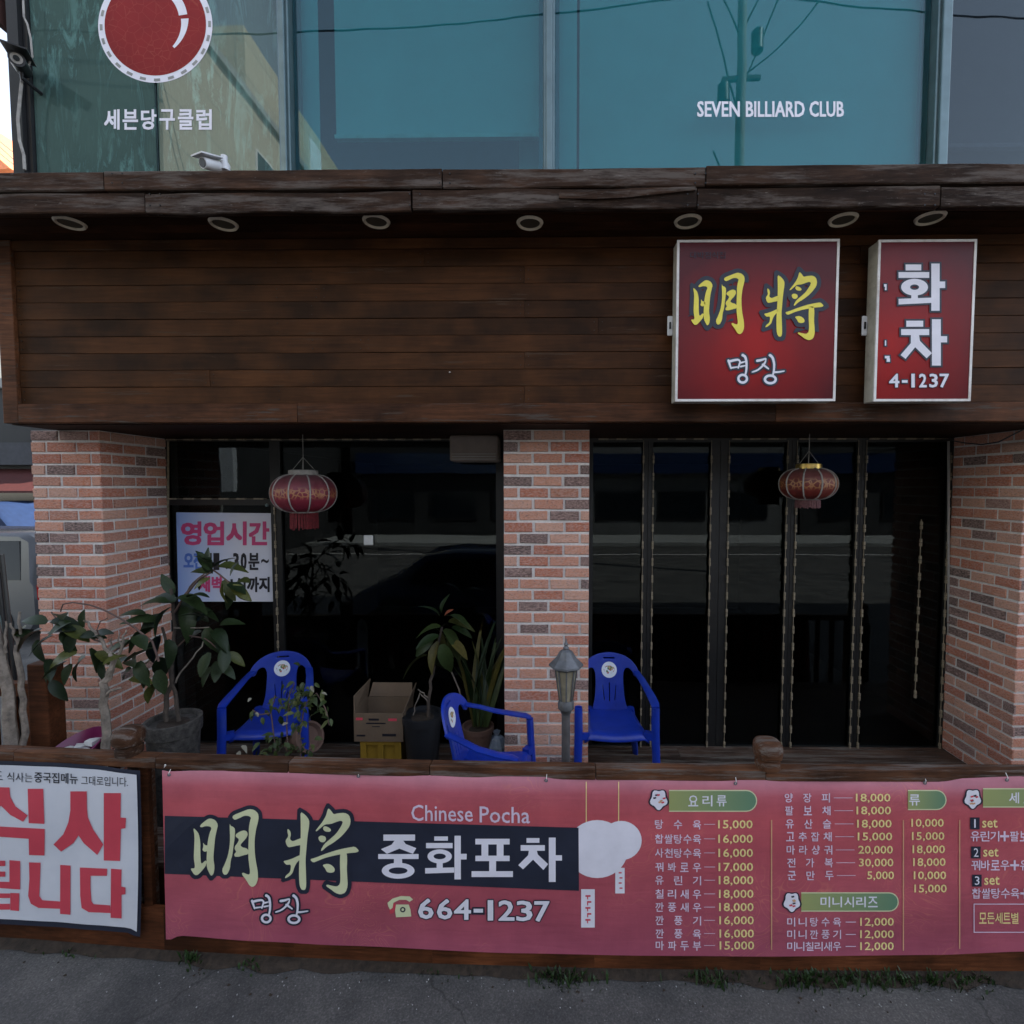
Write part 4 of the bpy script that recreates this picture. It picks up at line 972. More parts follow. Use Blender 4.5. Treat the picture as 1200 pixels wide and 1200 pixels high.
for i, (a, b_, y) in enumerate(c2):
    pr.g('menu_line', True).chars('txtitem', a, 919 + i * .6, y, 973 + i * .7, 10.8, .025); pr.rect('txtitem', 977 + i * .6, y - .3, 999 + i * .6, y + .3, .003); pr.text('txtprice', b_, (1003 if len(b_) > 5 else 1012) + i * .7, y - 5, 1043.5 + i * .7, y + 6, .02)
pill(939, 1047, 1052, 1067); rosette(928, 1057, 9); pr.g('lettering', True).chars('txtwhite', '미니시리즈', 961, 1057, 1029, 12.5, .03)
for i, (a, y) in enumerate((('미니탕수육', 1080.5), ('미니깐풍기', 1095), ('미니칠리새우', 1109))):
    pr.g('menu_line', True).chars('txtitem', a, 922, y, 986, 10.5, .025); pr.rect('txtitem', 991, y - .4, 1003, y + .5, .003); pr.text('txtprice', '12,000', 1008, y - 5, 1047.5, y + 6, .02)
pr.g('divider_line').rect('goldline', 1058, 961, 1059.3, 1114, .003)
pill(1064, 927, 1108, 948); pr.g('lettering', True).text('txtwhite', '류', 1065.5, 931, 1078, 944, .03)
for i, (b_, y) in enumerate((('10,000', 965), ('15,000', 980.5), ('18,000', 996), ('18,000', 1011), ('10,000', 1026.5), ('15,000', 1042))): pr.g('menu_line', True).text('txtprice', b_, 1068 + i * .7, y - 5.5, 1106 + i * .7, y + 5.5, .012)
pr.g('divider_line').rect('goldline', 1124, 961, 1125.3, 1112, .003)
pill(1152, 925, 1330, 945, True); rosette(1140, 936, 9); pr.g('lettering', True).chars('txtwhite', '세트', 1182, 935, 1212, 13, .03)
for i, (a, y) in enumerate((('유린기+팔보채', 980), ('꿔바로우+유산슬', 1014), ('찹쌀탕수육+유산슬', 1047))):
    yb = y - 15; pr.g('menu_line', True).rect('navy', 1137 + i * 1.2, yb - 7, 1148 + i * 1.2, yb + 7, .003); pr.text('txtwhite', str(i + 1), (1141.6 if i == 0 else 1140 + i * 1.2), yb - 5, (1143.4 if i == 0 else 1145.5 + i * 1.2), yb + 5, .0, lift=.0042)
    pr.text('txtprice', 'set', 1151 + i * 1.2, yb - 5, 1169 + i * 1.2, yb + 5, .015)
    pr.chars('txtitem', a, 1137 + i * .8, y, 1137 + len(a) * 11.5, 12, .015)
pr.g('price_box', True)
for x0, y0, x1, y1 in ((1141, 1059, 1320, 1060), (1141, 1060, 1142, 1092), (1141, 1092, 1320, 1093)): pr.rect('txtitem', x0, y0, x1, y1, .003)
pr.chars('txtprice', '모든세트별', 1147, 1076, 1194, 13, .02); pr.chars('txtprice', '군만두', 1200, 1076, 1236, 13, .02)
pr.build(ban)
# corner ties
m = MB(); q = banner_surf(195, 900, .004); m.tube([q + Vector((-.01, 0, 0)), q + Vector((0, -.006, .02)), q + Vector((.006, .03, .035))], .006, 6); m.build('corner_tie', M['whiteframe'], ban)
for px in (198, 420, 640, 862, 1084, 1180):
    q = banner_surf(px, ptop(px) + 4, .0015); m = MB(); n = 14
    for rr, dy in ((.004, 0), (.0055, -.0015), (.0085, -.0015), (.0095, 0)):
        for k in range(n): m.v.append((q.x + rr * math.cos(2*math.pi*k/n), q.y + dy, q.z + rr * math.sin(2*math.pi*k/n)))
    for i in range(3):
        for k in range(n): m.f.append((i*n+k, i*n+(k+1) % n, (i+1)*n+(k+1) % n, (i+1)*n+k))
    m.build('eyelet', M['alu'], ban, True)
    MB().tube([q, q + Vector((.002, -.004, .012)), q + Vector((.004, .012, .03)), q + Vector((.004, .05, .034))], .0018, 5).build('tie_cord', M['whiteframe'], ban)

def wsurf(px, py, lift=0.0):
    wv = .004 * math.sin(px * .05 + py * .01) + .003 * math.sin(py * .05 + px * .02)
    return at(px, py, yf(px) - .014 - lift + wv)
wban = empty('white_banner', wsurf(80, 1085), 'white banner with big red Korean lettering at the left end of the fence', 'banner')
wt = curve_fn([(-200, 888), (0, 896.5), (60, 898.5), (110, 901.5), (148, 906.5), (160, 908)]); wb = curve_fn([(-200, 1062), (0, 1077), (60, 1080), (110, 1084), (150, 1087), (160, 1092)])
for nm, mt, g, lf in (('border_edge', 'navy', (4, 5, 6), -.006), ('vinyl_sheet', 'whitebanner', (0, 0, 0), 0)):
    m = MB(); NX, NY = 50, 14
    for j in range(NY + 1):
        for i in range(NX + 1):
            px = -200 + (360 + g[0]) * i / NX; t = j / NY; px2 = px + 2 * math.sin(t * 3) * (i / NX)
            m.v.append(tuple(wsurf(px2, (wt(px) - g[1]) * (1 - t) + (wb(px) + g[2]) * t, lf)))
    for j in range(NY):
        for i in range(NX):
            a = j * (NX + 1) + i; m.f.append((a + NX + 1, a + NX + 2, a + 1, a))
    m.build(nm, M[mt], wban, True)
pr = Print(wsurf, 14)
pr.g('lettering', True).text('ink', '식사는', 8, 905, 38, 916, .0, skew=1); pr.text('ink', '중국집메뉴', 40, 904.5, 91, 917, .03, skew=2); pr.text('ink', '그대로입니다.', 95, 909, 150, 920, .0, skew=2); pr.text('ink', '도', -8, 904, 3, 914, .0)
WT = lambda x, y: (x / 5, 870 + y / 5)
for parts in (
 [('p', [(-30,262),(55,264),(60,320),(90,375),(162,428),(135,465),(60,425),(5,370),(-40,430),(-110,460),(-140,420),(-70,370),(-32,310)]), ('p', [(162,272),(253,272),(260,478),(168,473)]), ('p', [(-120,487),(262,507),(260,663),(170,660),(168,565),(-120,545)])],
 [('p', [(412,287),(508,287),(510,390),(515,440),(545,510),(605,598),(570,660),(490,590),(460,545),(430,590),(358,640),(313,598),(370,540),(400,470),(412,400)]), ('p', [(608,297),(708,297),(706,440),(738,443),(735,503),(708,507),(703,695),(608,692)])],
 [('p', [(55,690),(118,695),(118,862),(-130,845),(-130,812),(55,818)]), ('r', -120, 693, 30, 725), ('r', -120, 757, 30, 787), ('r', -120, 726, -70, 756), ('p', [(60,882),(113,884),(110,988),(60,984)]), ('r', -100, 885, 58, 912), ('r', -100, 946, 58, 980), ('r', -150, 878, -101, 984)],
 [('p', [(170,703),(237,705),(235,780),(230,900),(248,925),(352,932),(352,975),(225,970),(180,945),(165,900),(172,800)]), ('p', [(353,718),(413,722),(412,1010),(352,1005)])],
 [('p', [(468,733),(628,740),(626,782),(530,782),(530,850),(535,930),(548,948),(645,955),(648,1000),(520,995),(478,970),(470,900)]), ('p', [(650,740),(712,745),(710,845),(735,850),(735,890),(712,893),(712,1032),(648,1028)])]):
    block_letter(pr.g('letter'), 'redprint', WT, parts)
pr.build(wban)

# ------------------------------------------------------------------ two light-box signs on the fascia
def lightbox(px0, px1, label, num):
    Yf_, Yb = 3.135, 3.232
    x0, x1 = px2x(px0, Yf_, 376), px2x(px1, Yf_, 376); z1, z0 = at((px0+px1)/2, 281.5, Yf_).z, at((px0+px1)/2, 470, Yf_).z
    e = empty('light_box_sign', ((x0+x1)/2, Yb, z0), label, 'sign', 'red light box signs on the wooden fascia')
    m = MB().box(x0, x1, Yf_ + .004, Yb, z0, z1); bevel(m.build('casing', M['cream'], e), .004)
    t = .012; m = MB()
    m.box(x0 - .002, x1 + .002, Yf_ - .006, Yf_ + .003, z0 - .002, z0 + t); m.box(x0 - .002, x1 + .002, Yf_ - .006, Yf_ + .003, z1 - t, z1 + .002)
    m.box(x0 - .002, x0 + t, Yf_ - .006, Yf_ + .003, z0 + t, z1 - t); m.box(x1 - t, x1 + .002, Yf_ - .006, Yf_ + .003, z0 + t, z1 - t)
    m.build('trim', M['whiteframe'], e)
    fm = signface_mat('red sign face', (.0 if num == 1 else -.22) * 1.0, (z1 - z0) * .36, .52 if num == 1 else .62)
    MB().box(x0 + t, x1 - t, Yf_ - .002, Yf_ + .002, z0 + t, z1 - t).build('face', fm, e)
    # mounting bracket on the left flank
    zc = (z0 + z1) / 2; m = MB(); m.box(x0 - .034, x0 - .0005, Yb - .02, Yb - .008, zc - .06, zc + .06); bevel(m.build('bracket', M['camwhite'], e), .006)
    m = MB(); m.box(x0 - .024, x0 - .014, Yb - .028, Yb - .021, zc - .02, zc + .02); m.build('bracket_bolt', M['black'], e)
    m = MB(); m.box(x0 + .1, x0 + .14, Yb + .0005, Y_FAS - .004, zc - .03, zc + .03); m.box(x1 - .14, x1 - .1, Yb + .0005, Y_FAS - .004, zc - .03, zc + .03); m.build('wall_mount', M['blackmetal'], e)
    return e
s1 = lightbox(792.5, 980.5, 'square red sign with large yellow brush characters on the wooden fascia', 1)
s2 = lightbox(1026.5, 1140, 'narrow red sign with white Korean letters at the right end of the fascia', 2)
def ssurf(px, py, lift): return at(px, py, 3.132 - lift)
pr = Print(ssurf)
# same brush characters, scaled on to this sign
calligraphy(pr, 'txtyellow', 'navy', 780 + 30 - 118 * .1575 - 0, 270 + 51 - 140 * .1583 - 1.5, .1575, .158, 5.0)
for parts in (MYEONG, JANG): block_letter(pr.g('letter'), 'txtwhite', lambda x, y: (853.3 + (x - 475) * .2, 415.7 + (y - 645) * .205), parts, 'navy', 2.0)
pr.g('lettering', True).text('navy', '대박정식집', 809, 295, 850, 303, .0)
pr.build(s1)
pr = Print(ssurf)
ST = lambda x, y: (1000 + x / 5.7143, 270 + y / 5.7143)
for parts in (
 [('r', 350, 228, 455, 268), ('r', 303, 279, 508, 318), ('o', 410, 380, 90, 56, 30, 18), ('r', 388, 432, 432, 462), ('p', [(303,458),(525,450),(525,485),(303,496)]), ('r', 522, 222, 578, 538), ('r', 578, 342, 615, 386)],
 [('r', 355, 605, 468, 645), ('r', 320, 661, 508, 701), ('p', [(385,701),(440,701),(446,740),(526,822),(490,856),(414,782),(350,860),(316,835),(385,755)]), ('r', 526, 595, 586, 905), ('r', 586, 708, 628, 750)]):
    block_letter(pr.g('letter'), 'txtwhite', ST, parts, 'navy', 2.2)
for ch, a, b_ in (('4', 1042, 1054), ('-', 1056, 1064), ('1', 1068, 1072), ('2', 1077, 1086), ('3', 1089, 1099), ('7', 1101, 1112)):
    pr.g('numeral')
    if ch == '-': pr.rect('navy', 1056, 444, 1064.5, 450, .003); pr.rect('txtwhite', 1057, 445.5, 1063.5, 448.5, .0045)
    else: pr.text('txtwhite', ch, a, 438, b_, 454, .035, outline=('navy', .05))
pr.g('stray_print', True)
for a, b_, c, d in ((1036, 333, 1039, 336), (1037, 336, 1039, 340), (1037, 399, 1038.5, 405), (1037, 417, 1042.5, 420), (1039, 420, 1043, 424)):
    pr.rect('navy', a - 1.4, b_ - 1.4, c + 1.4, d + 1.4, .003); pr.rect('txtwhite', a, b_, c, d, .0045)
pr.build(s2)

# ------------------------------------------------------------------ decals on the upper glass
def gsurf(px, py, lift): return at(px, py, Y_UP + .001 - lift * .4)
e = empty('ball_decal', gsurf(182, 97, 0), 'big round red ball sticker with white rim on the upper left window', 'decal')
pr = Print(gsurf)
pr.g('white_rim').disc('txtwhite', 182, 30, 67, .001, 72)
pr.g('ball_print').disc('ballred', 182, 29, 59.5, .003, 72)
def arc(mt, cx, cy, r0, r1, a0, a1, lift, w0=1.0, w1=1.0, n=12):
    P = []
    for i in range(n + 1):
        t = i / n; a = a0 + (a1 - a0) * t; w = w0 + (w1 - w0) * t; rm = (r0 + r1) / 2; hw = (r1 - r0) / 2 * w; P.append((cx + (rm + hw) * math.cos(R(a)), cy + (rm + hw) * math.sin(R(a))))
    for i in range(n, -1, -1):
        t = i / n; a = a0 + (a1 - a0) * t; w = w0 + (w1 - w0) * t; rm = (r0 + r1) / 2; hw = (r1 - r0) / 2 * w; P.append((cx + (rm - hw) * math.cos(R(a)), cy + (rm - hw) * math.sin(R(a))))
    pr.poly(mt, P, lift)
pr.g('highlight'); arc('txtwhite', 173, 24, 37, 47, -50, -9, .005); pr.g('highlight'); arc('txtwhite', 173, 24, 39, 48, -3, 46, .005, 1.0, .35)
pr.g('rim_marks', True)
for a in range(-20, 205, 15):
    if a % 2 == 0 or True: arc('goldline' if a % 45 == 0 else 'cement', 182, 30, 62, 65.2, a, a + 6.5, .004, n=4)
pr.build(e)
e = empty('korean_window_lettering', gsurf(185, 153, 0), 'white Korean lettering under the red ball on the upper left window', 'lettering')
pr = Print(gsurf)
for i, ch in enumerate('세븐당구클럽'):
    a = 122 + i * 21.6; pr.g('letter').text('txtwhite', ch, a, 128, a + 18.2, 152, .035)
pr.build(e)
e = empty('english_window_lettering', gsurf(900, 139, 0), 'white English billiard club lettering on the wide upper blue window', 'lettering')
pr = Print(gsurf)
for w, a, b_ in (('SEVEN', 817, 867), ('BILLIARD', 874, 943), ('CLUB', 948.5, 989)): pr.g('word').text('txtwhite', w, a, 118.5, b_, 137, .035)
pr.build(e)

# ------------------------------------------------------------------ opening-hours poster
Yp = Y_GLASS - .014
def psurf(px, py, lift): return at(px, py, Yp - lift)
e = empty('hours_poster', psurf(265, 705, 0), 'pale blue opening hours poster with magenta and black Korean text on the left door', 'poster')
m = MB(); c4 = [psurf(*p, 0) for p in ((209, 705), (322, 705), (321, 601.5), (206.5, 600.5))]
m.add(c4 + [v + Vector((0, .006, 0)) for v in c4], [(0,1,2,3),(7,6,5,4),(0,4,5,1),(1,5,6,2),(2,6,7,3),(3,7,4,0)]); m.build('sheet', M['poster'], e)
pr = Print(psurf)
for i, ch in enumerate('영업시간'): a = 212 + i * 26.5; pr.g('letter').text('magprint', ch, a, 611, a + 24, 639, .05)
pr.g('lettering', True).text('blueprint', '오전', 215, 647, 238, 667, .05)
for ch, a, b_ in (('1', 241, 248), ('1', 250, 257), (':', 264, 267), ('3', 273, 280), ('0', 282, 289), ('분', 291, 304), ('~', 306, 315)):
    pr.text('ink', ch, a, (648 if ch not in '~:' else 655), b_, (668 if ch not in '~:' else (660 if ch == '~' else 667)), .045)
pr.g('lettering', True).text('magprint', '새벽', 233, 675, 260, 694, .05); pr.text('ink', '1시까지', 270, 676, 316, 694, .05)
pr.build(e)

# ------------------------------------------------------------------ blue plastic chairs
def shape2d(outer, holes, th, bev=.004):
    c = bpy.data.curves.new('shape', 'CURVE'); c.dimensions = '2D'; c.fill_mode = 'BOTH'; c.extrude = th / 2; c.bevel_depth = bev; c.bevel_resolution = 1
    for pl in [outer] + holes:
        sp_ = c.splines.new('POLY'); sp_.points.add(len(pl) - 1); sp_.use_cyclic_u = True
        for p, q_ in zip(sp_.points, pl): p.co = (q_[0], q_[1], 0, 1)
    o = bpy.data.objects.new('shape', c); COL.objects.link(o)
    dg = bpy.context.evaluated_depsgraph_get(); dg.update(); me = bpy.data.meshes.new_from_object(o.evaluated_get(dg))
    b = MB(); b.v = [tuple(v.co) for v in me.vertices]; b.f = [tuple(p.vertices) for p in me.polygons]
    bpy.data.objects.remove(o); bpy.data.curves.remove(c); bpy.data.meshes.remove(me); return b
def sticker_mat():
    m, nt, b = mat_new('flower sticker')
    v = mapping(nt); vo = N(nt, 'ShaderNodeTexVoronoi'); vo.inputs['Scale'].default_value = 70; nt.links.new(v, vo.inputs['Vector'])
    tc = N(nt, 'ShaderNodeTexCoord'); ln = N(nt, 'ShaderNodeVectorMath', operation='LENGTH')
    su = N(nt, 'ShaderNodeVectorMath', operation='SUBTRACT'); su.inputs[1].default_value = (.5, .5, .5); nt.links.new(tc.outputs['Generated'], su.inputs[0]); nt.links.new(su.outputs[0], ln.inputs[0])
    c = ramp(nt, vo.outputs['Color'], [(0.0, (0.4, 0.06, 0.05)), (0.3, (0.12, 0.2, 0.08)), (0.45, (0.5, 0.35, 0.2)), (0.6, (0.72, 0.75, 0.8))], 'CONSTANT').outputs[0]
    f = ramp(nt, ln.outputs[1], [(0.34, (0,0,0)), (0.37, (1,1,1))]).outputs[0]
    nt.links.new(mix(nt, f, c, (0.72, 0.75, 0.8)), b.inputs['Base Color']); return m
M['sticker'] = sticker_mat()
def back_y(x, z): return .20 + (z - .42) * .2 - (x / .25) ** 2 * .055 + .03 * max(0, (z - .6)) 
def chair(label, loc, rz):
    e = empty('plastic_chair', (0, 0, 0), label, 'chair', 'blue plastic armchairs on the deck')
    half = [(.0, .845), (.06, .84), (.12, .825), (.175, .795), (.215, .75), (.235, .70), (.20, .675), (.185, .72), (.155, .742), (.125, .735), (.108, .69), (.108, .6), (.115, .5), (.14, .41)]
    outer = smooth_poly(half + [(-x, z) for x, z in half[::-1] if x > 0], 1)
    holes = [[(a + s_ * .0, b_) for a, b_ in pl] for s_ in (0,) for pl in (
        [(-.045, .795), (.045, .795), (.052, .805), (.045, .815), (-.045, .815), (-.052, .805)],
        [(-.007, .47), (.007, .47), (.008, .62), (-.008, .62)],
        [(-.048, .48), (-.034, .48), (-.048, .60), (-.060, .605)],
        [(.034, .48), (.048, .48), (.060, .605), (.048, .60)])]
    holes = [h_[::-1] for h_ in holes]
    b = shape2d(outer, holes, .010)
    me = bpy.data.meshes.new('t'); me.from_pydata(b.v, [], b.f); bm = bmesh.new(); bm.from_mesh(me)
    for ax, vals in ((0, [k * .03 for k in range(-8, 9)]), (1, [.4 + k * .05 for k in range(10)])):
        for q_ in vals:
            co = [0, 0, 0]; no = [0, 0, 0]; co[ax] = q_ + .001; no[ax] = 1
            bmesh.ops.bisect_plane(bm, geom=bm.verts[:] + bm.edges[:] + bm.faces[:], plane_co=co, plane_no=no, dist=1e-5)
    bm.to_mesh(me); bm.free(); b.v = [tuple(v.co) for v in me.vertices]; b.f = [tuple(p.vertices) for p in me.polygons]; bpy.data.meshes.remove(me)
    b.v = [(x, back_y(x, y_) - z_, y_) for x, y_, z_ in b.v]
    b.build('backrest', M['bluepl'], e)
    s_ = MB(); nx, ny = 12, 12
    for j in range(ny + 1):
        for i in range(nx + 1):
            u = i / nx * 2 - 1; v = j / ny; y_ = -.25 + .46 * v; w = .235 - .05 * v
            z_ = .415 + .012 * (u * u) * 1.5 - .015 * math.sin(v * 3.14) + (0 if v > .12 else -.045 * (1 - v / .12) ** 1.3) - (.03 * max(0, abs(u) - .86) / .14)
            s_.v.append((u * w, y_ + .012 * u * u, z_))
    for j in range(ny):
        for i in range(nx): a = j * (nx + 1) + i; s_.f.append((a, a + 1, a + nx + 2, a + nx + 1))
    so = s_.build('seat', M['bluepl'], e, True); md = so.modifiers.new('s', 'SOLIDIFY'); md.thickness = .014
    for sd in (-1, 1):
        pth = [(sd*.213, back_y(.213, .70), .712), (sd*.238, .13, .69), (sd*.262, .02, .655), (sd*.275, -.1, .635), (sd*.278, -.19, .625), (sd*.278, -.225, .612)]
        m = MB().tube(pth, [.030, .029, .031, .034, .034, .028], 8, flat=.42, up=(0, 0, 1)); m.build('arm', M['bluepl'], e, True)
        m = MB().tube([(sd*.278, -.218, .606), (sd*.277, -.228, .42), (sd*.283, -.243, .2), (sd*.29, -.262, 0)], [.030, .031, .030, .026], 8, flat=.8); m.build('leg', M['bluepl'], e, True)
        m = MB().tube([(sd*.165, .19, .43), (sd*.2, .235, .22), (sd*.225, .285, 0)], [.033, .03, .024], 8, flat=.7); m.build('leg', M['bluepl'], e, True)
        m = MB().bar((sd*.205, -.2, .40), (sd*.262, -.22, .40), .05, .05); m.build('seat_bracket', M['bluepl'], e)
    n = 28; k = MB(); R_ = .062
    for q_ in range(n): a = 2*math.pi*q_/n; x, z_ = R_*math.cos(a), .717 + R_*math.sin(a); k.v.append((x, back_y(x, z_) - .0125, z_))
    k.v.append((0, back_y(0, .717) - .0125, .717)); k.f = [(q_, (q_+1) % n, n) for q_ in range(n)]
    so = k.build('sticker', M['sticker'], e)
    e.location = loc; e.rotation_euler = (0, 0, rz); return e
ch1 = chair('blue plastic armchair behind the leafy vine, left of the cardboard box', (-2.11, 3.85, Z_DECK), R(12))
def ccopy(label, loc, rz):
    c = ch1.copy(); COL.objects.link(c); c.location = loc; c.rotation_euler = (0, 0, rz); c['label'] = label
    for o in ch1.children:
        d = o.copy(); COL.objects.link(d); d.parent = c
    return c
ccopy('blue plastic armchair facing the street right of the middle pillar', (.51, 3.85, Z_DECK), R(0))
ccopy('blue plastic armchair turned sideways in front of the middle pillar', (-.36, 3.2, Z_DECK), R(84))

# ------------------------------------------------------------------ lanterns
def lantern(c, r, h, mat, topm, fr_m, fr_len, label, dull):
    e = empty('paper_lantern', c, label, 'lantern', 'Chinese lanterns hanging before the glass')
    lob = lambda a: 1 - .035 * abs(math.sin(6 * a)) ** .6 * 0 - .03 * (1 - abs(math.cos(5 * a + .3)))
    prof = [(r * (max(0, math.cos(t)) ** .62) if abs(t) < 1.4 else r * .36, h * math.sin(t)) for t in [(-1.33 + 2.66 * i / 14) for i in range(15)]]
    MB().lathe(prof, c, 60, fn=lambda a: 1 - .045 * abs(math.sin(5 * a + .4)) ** 8 * 0 - .05 * (abs(math.cos(5 * a)) ** 6)).build('shade', mat, e, True)
    for k in range(10):
        a = math.pi * (2 * k + 1) / 10 + .0
        pts = [(c[0] + (p_ * .985 + .004) * math.cos(a), c[1] + (p_ * .985 + .004) * math.sin(a), c[2] + z) for p_, z in prof]
        MB().tube(pts, .006, 6).build('rib', dull, e, True)
    rt = prof[-1][0]
    MB().lathe([(rt * .9, h * .93), (rt * 1.1, h * .95), (rt * 1.08, h * .95 + .035), (rt * .9, h * .95 + .04)], c, 32).build('top_ring', topm, e, True)
    MB().lathe([(rt * .98, -h * 1.03), (rt * 1.08, -h * 1.01), (rt * 1.05, -h * .94), (rt * .9, -h * .93)], c, 32).build('bottom_ring', M['dustgrey'], e, True)
    f = MB()
    for k in range(56):
        a = 2 * math.pi * k / 56 + random.uniform(-.02, .02); x, y = c[0] + rt * math.cos(a), c[1] + rt * math.sin(a); z = c[2] - h * 1.02
        f.tube([(x, y, z), (x + random.uniform(-.004, .004), y, z - fr_len * random.uniform(.85, 1.05))], .0045, 4)
    f.build('fringe', fr_m, e, kind='stuff')
    MB().tube([(c[0], c[1], c[2] + h * .95), (c[0], c[1], c[2] + h + .05), (c[0] + .002, c[1], Z_SOF - .001)], .0028, 5).build('hanging_wire', M['dustgrey'], e)
    m = MB()
    for a in (0, 2.1, 4.2): m.tube([(c[0] + rt * math.cos(a), c[1] + rt * math.sin(a), c[2] + h * .95 + .03), (c[0], c[1], c[2] + h + .13)], .002, 4)
    m.build('hanger', M['dustgrey'], e)
    return e
p = at(356, 578, 3.95); lantern(p, .238, .148, M['lanternA'], M['dustgrey'], M['tassel'], .125, 'dusty magenta lantern with long red fringe hanging near the left door', M['dustgrey'])
p = at(947, 567, 3.95); lantern(p, .203, .12, M['lanternB'], M['gold'], M['tasselpink'], .062, 'dark red lantern with gold top ring hanging before the folding doors', M['dustgrey'])

# ------------------------------------------------------------------ garden post lamp
p = at(663, 898, 2.86); lx, ly = p.x, p.y; zz = lambda py: at(663, py, 2.86).z
e = empty('post_lamp', (lx, ly, Z_DECK), 'weathered grey garden post lamp standing before the middle brick pillar', 'lamp')
MB().lathe([(.06, 0), (.055, .02), (.026, .04), (.0245, .1), (.0245, zz(829) - Z_DECK)], (lx, ly, Z_DECK), 16).build('pole', M['lamppole'], e, True)
MB().lathe([(.024, zz(838)), (.034, zz(832)), (.045, zz(830)), (.047, zz(824)), (.040, zz(820))], (lx, ly, 0), 16).build('collar', M['lampbody'], e, True)
z0, z1 = zz(820), zz(784)
MB().lathe([(.036, z0), (.058, z1)], (lx, ly, 0), 8).build('glass_shade', M['lampglass'], e)
m = MB()
for k in range(8):
    a = 2*math.pi*k/8; ca, sa = math.cos(a), math.sin(a); m.bar((lx + .038*ca, ly + .038*sa, z0), (lx + .061*ca, ly + .061*sa, z1), .008, .008)
m.build('cage_frame', M['lampbody'], e)
MB().lathe([(.062, z1), (.098, zz(780)), (.097, zz(778)), (.06, zz(771)), (.036, zz(763)), (.014, zz(761))], (lx, ly, 0), 8).build('roof', M['lampbody'], e)
MB().lathe([(.012, zz(762)), (.018, zz(759)), (.009, zz(757)), (.013, zz(755)), (.006, zz(752)), (.002, zz(748))], (lx, ly, 0), 10).build('finial', M['lampbody'], e, True)

# ------------------------------------------------------------------ leaves and plants
def leaf_mesh(w, droop, name, mat, fold=.15, nl=5):
    b = MB()
    for i in range(nl + 1):
        t = i / nl; ww = w * math.sin(math.pi * min(1, t * .92 + .06)) ** .75 * (1 - .25 * t); z = -droop * t * t
        b.v += [(-ww / 2, t, z + fold * ww), (0, t, z), (ww / 2, t, z + fold * ww)]
    for i in range(nl): a = i * 3; b.f += [(a, a+1, a+4, a+3), (a+1, a+2, a+5, a+4)]
    m = b.mesh(name, M[mat], True); return m
LM = {'rub': [leaf_mesh(.62, .15, 'leaf', 'leafdark'), leaf_mesh(.55, .4, 'leaf', 'leafdark'), leaf_mesh(.64, .6, 'leaf', 'leafdark')],
      'mid': [leaf_mesh(.55, .3, 'leaf', 'leafmid'), leaf_mesh(.6, .6, 'leaf', 'leafmid')],
      'strap': [leaf_mesh(.075, .2, 'leaf', 'leafmid', nl=8), leaf_mesh(.06, .45, 'leaf', 'leafmid', nl=8)],
      'small': [leaf_mesh(.6, .3, 'leaf', 'leafsmall', nl=3), leaf_mesh(.7, .6, 'leaf', 'leafsmall', nl=3)]}
def leaf(parent, pos, d, L, kind, wscale=1.0):
    o = bpy.data.objects.new('leaf', random.choice(LM[kind])); COL.objects.link(o); o.parent = parent
    d = Vector(d).normalized(); up = Vector((random.uniform(-.5, .5), random.uniform(-.9, .1), 1)).normalized(); r = d.cross(up)
    if r.length < .1: r = Vector((1, 0, 0))
    r.normalize(); u = r.cross(d)
    o.matrix_basis = Matrix.Translation(Vector(pos) - wpos(parent)) @ Matrix(((r.x, d.x, u.x), (r.y, d.y, u.y), (r.z, d.z, u.z))).to_4x4() @ Matrix.Diagonal((L * wscale * .88, L * .9, L, 1))
    return o
def branch(parent, pts, r0, r1, mat, name='branch', wig=.008):
    P = [at(*p) for p in pts]; Q = []
    for a, b_ in zip(P, P[1:]):
        for i in range(3): t = i / 3; Q.append(a.lerp(b_, t) + Vector((random.uniform(-wig, wig), random.uniform(-wig, wig), 0)) * (1 if Q else 0))
    Q.append(P[-1]); n = len(Q)
    MB().tube(Q, [r0 + (r1 - r0) * i / (n - 1) for i in range(n)], 7).build(name, M[mat], parent, True)
def tuft(parent, px, py, Y, n, kind, L, spread=.05, bias=(0, 0, .2), dz=.8):
    c = at(px, py, Y)
    for i in range(n):
        a = random.uniform(0, 6.28); d = Vector((math.cos(a), math.sin(a) * .8, random.uniform(-.5, dz))) + Vector(bias)
        leaf(parent, c + Vector((random.uniform(-spread, spread), random.uniform(-spread, spread), random.uniform(-spread, spread))), d, L * random.uniform(.7, 1.15), kind)
def pot(parent, px, py_top, Y, r, mat, zbase=Z_DECK, taper=.78):
    c = at(px, py_top, Y); h = c.z - zbase
    MB().lathe([(r * taper, 0), (r * .98, h * .86), (r * 1.06, h * .87), (r * 1.07, h), (r * .93, h), (r * .9, h - .03)], (c.x, c.y, zbase), 24).build('pot', M[mat], parent, True)
    MB().lathe([(r * .9, h - .045), (r * .6, h - .03), (.02, h - .025)], (c.x, c.y, zbase), 14).build('soil', M['soil'], parent, True)
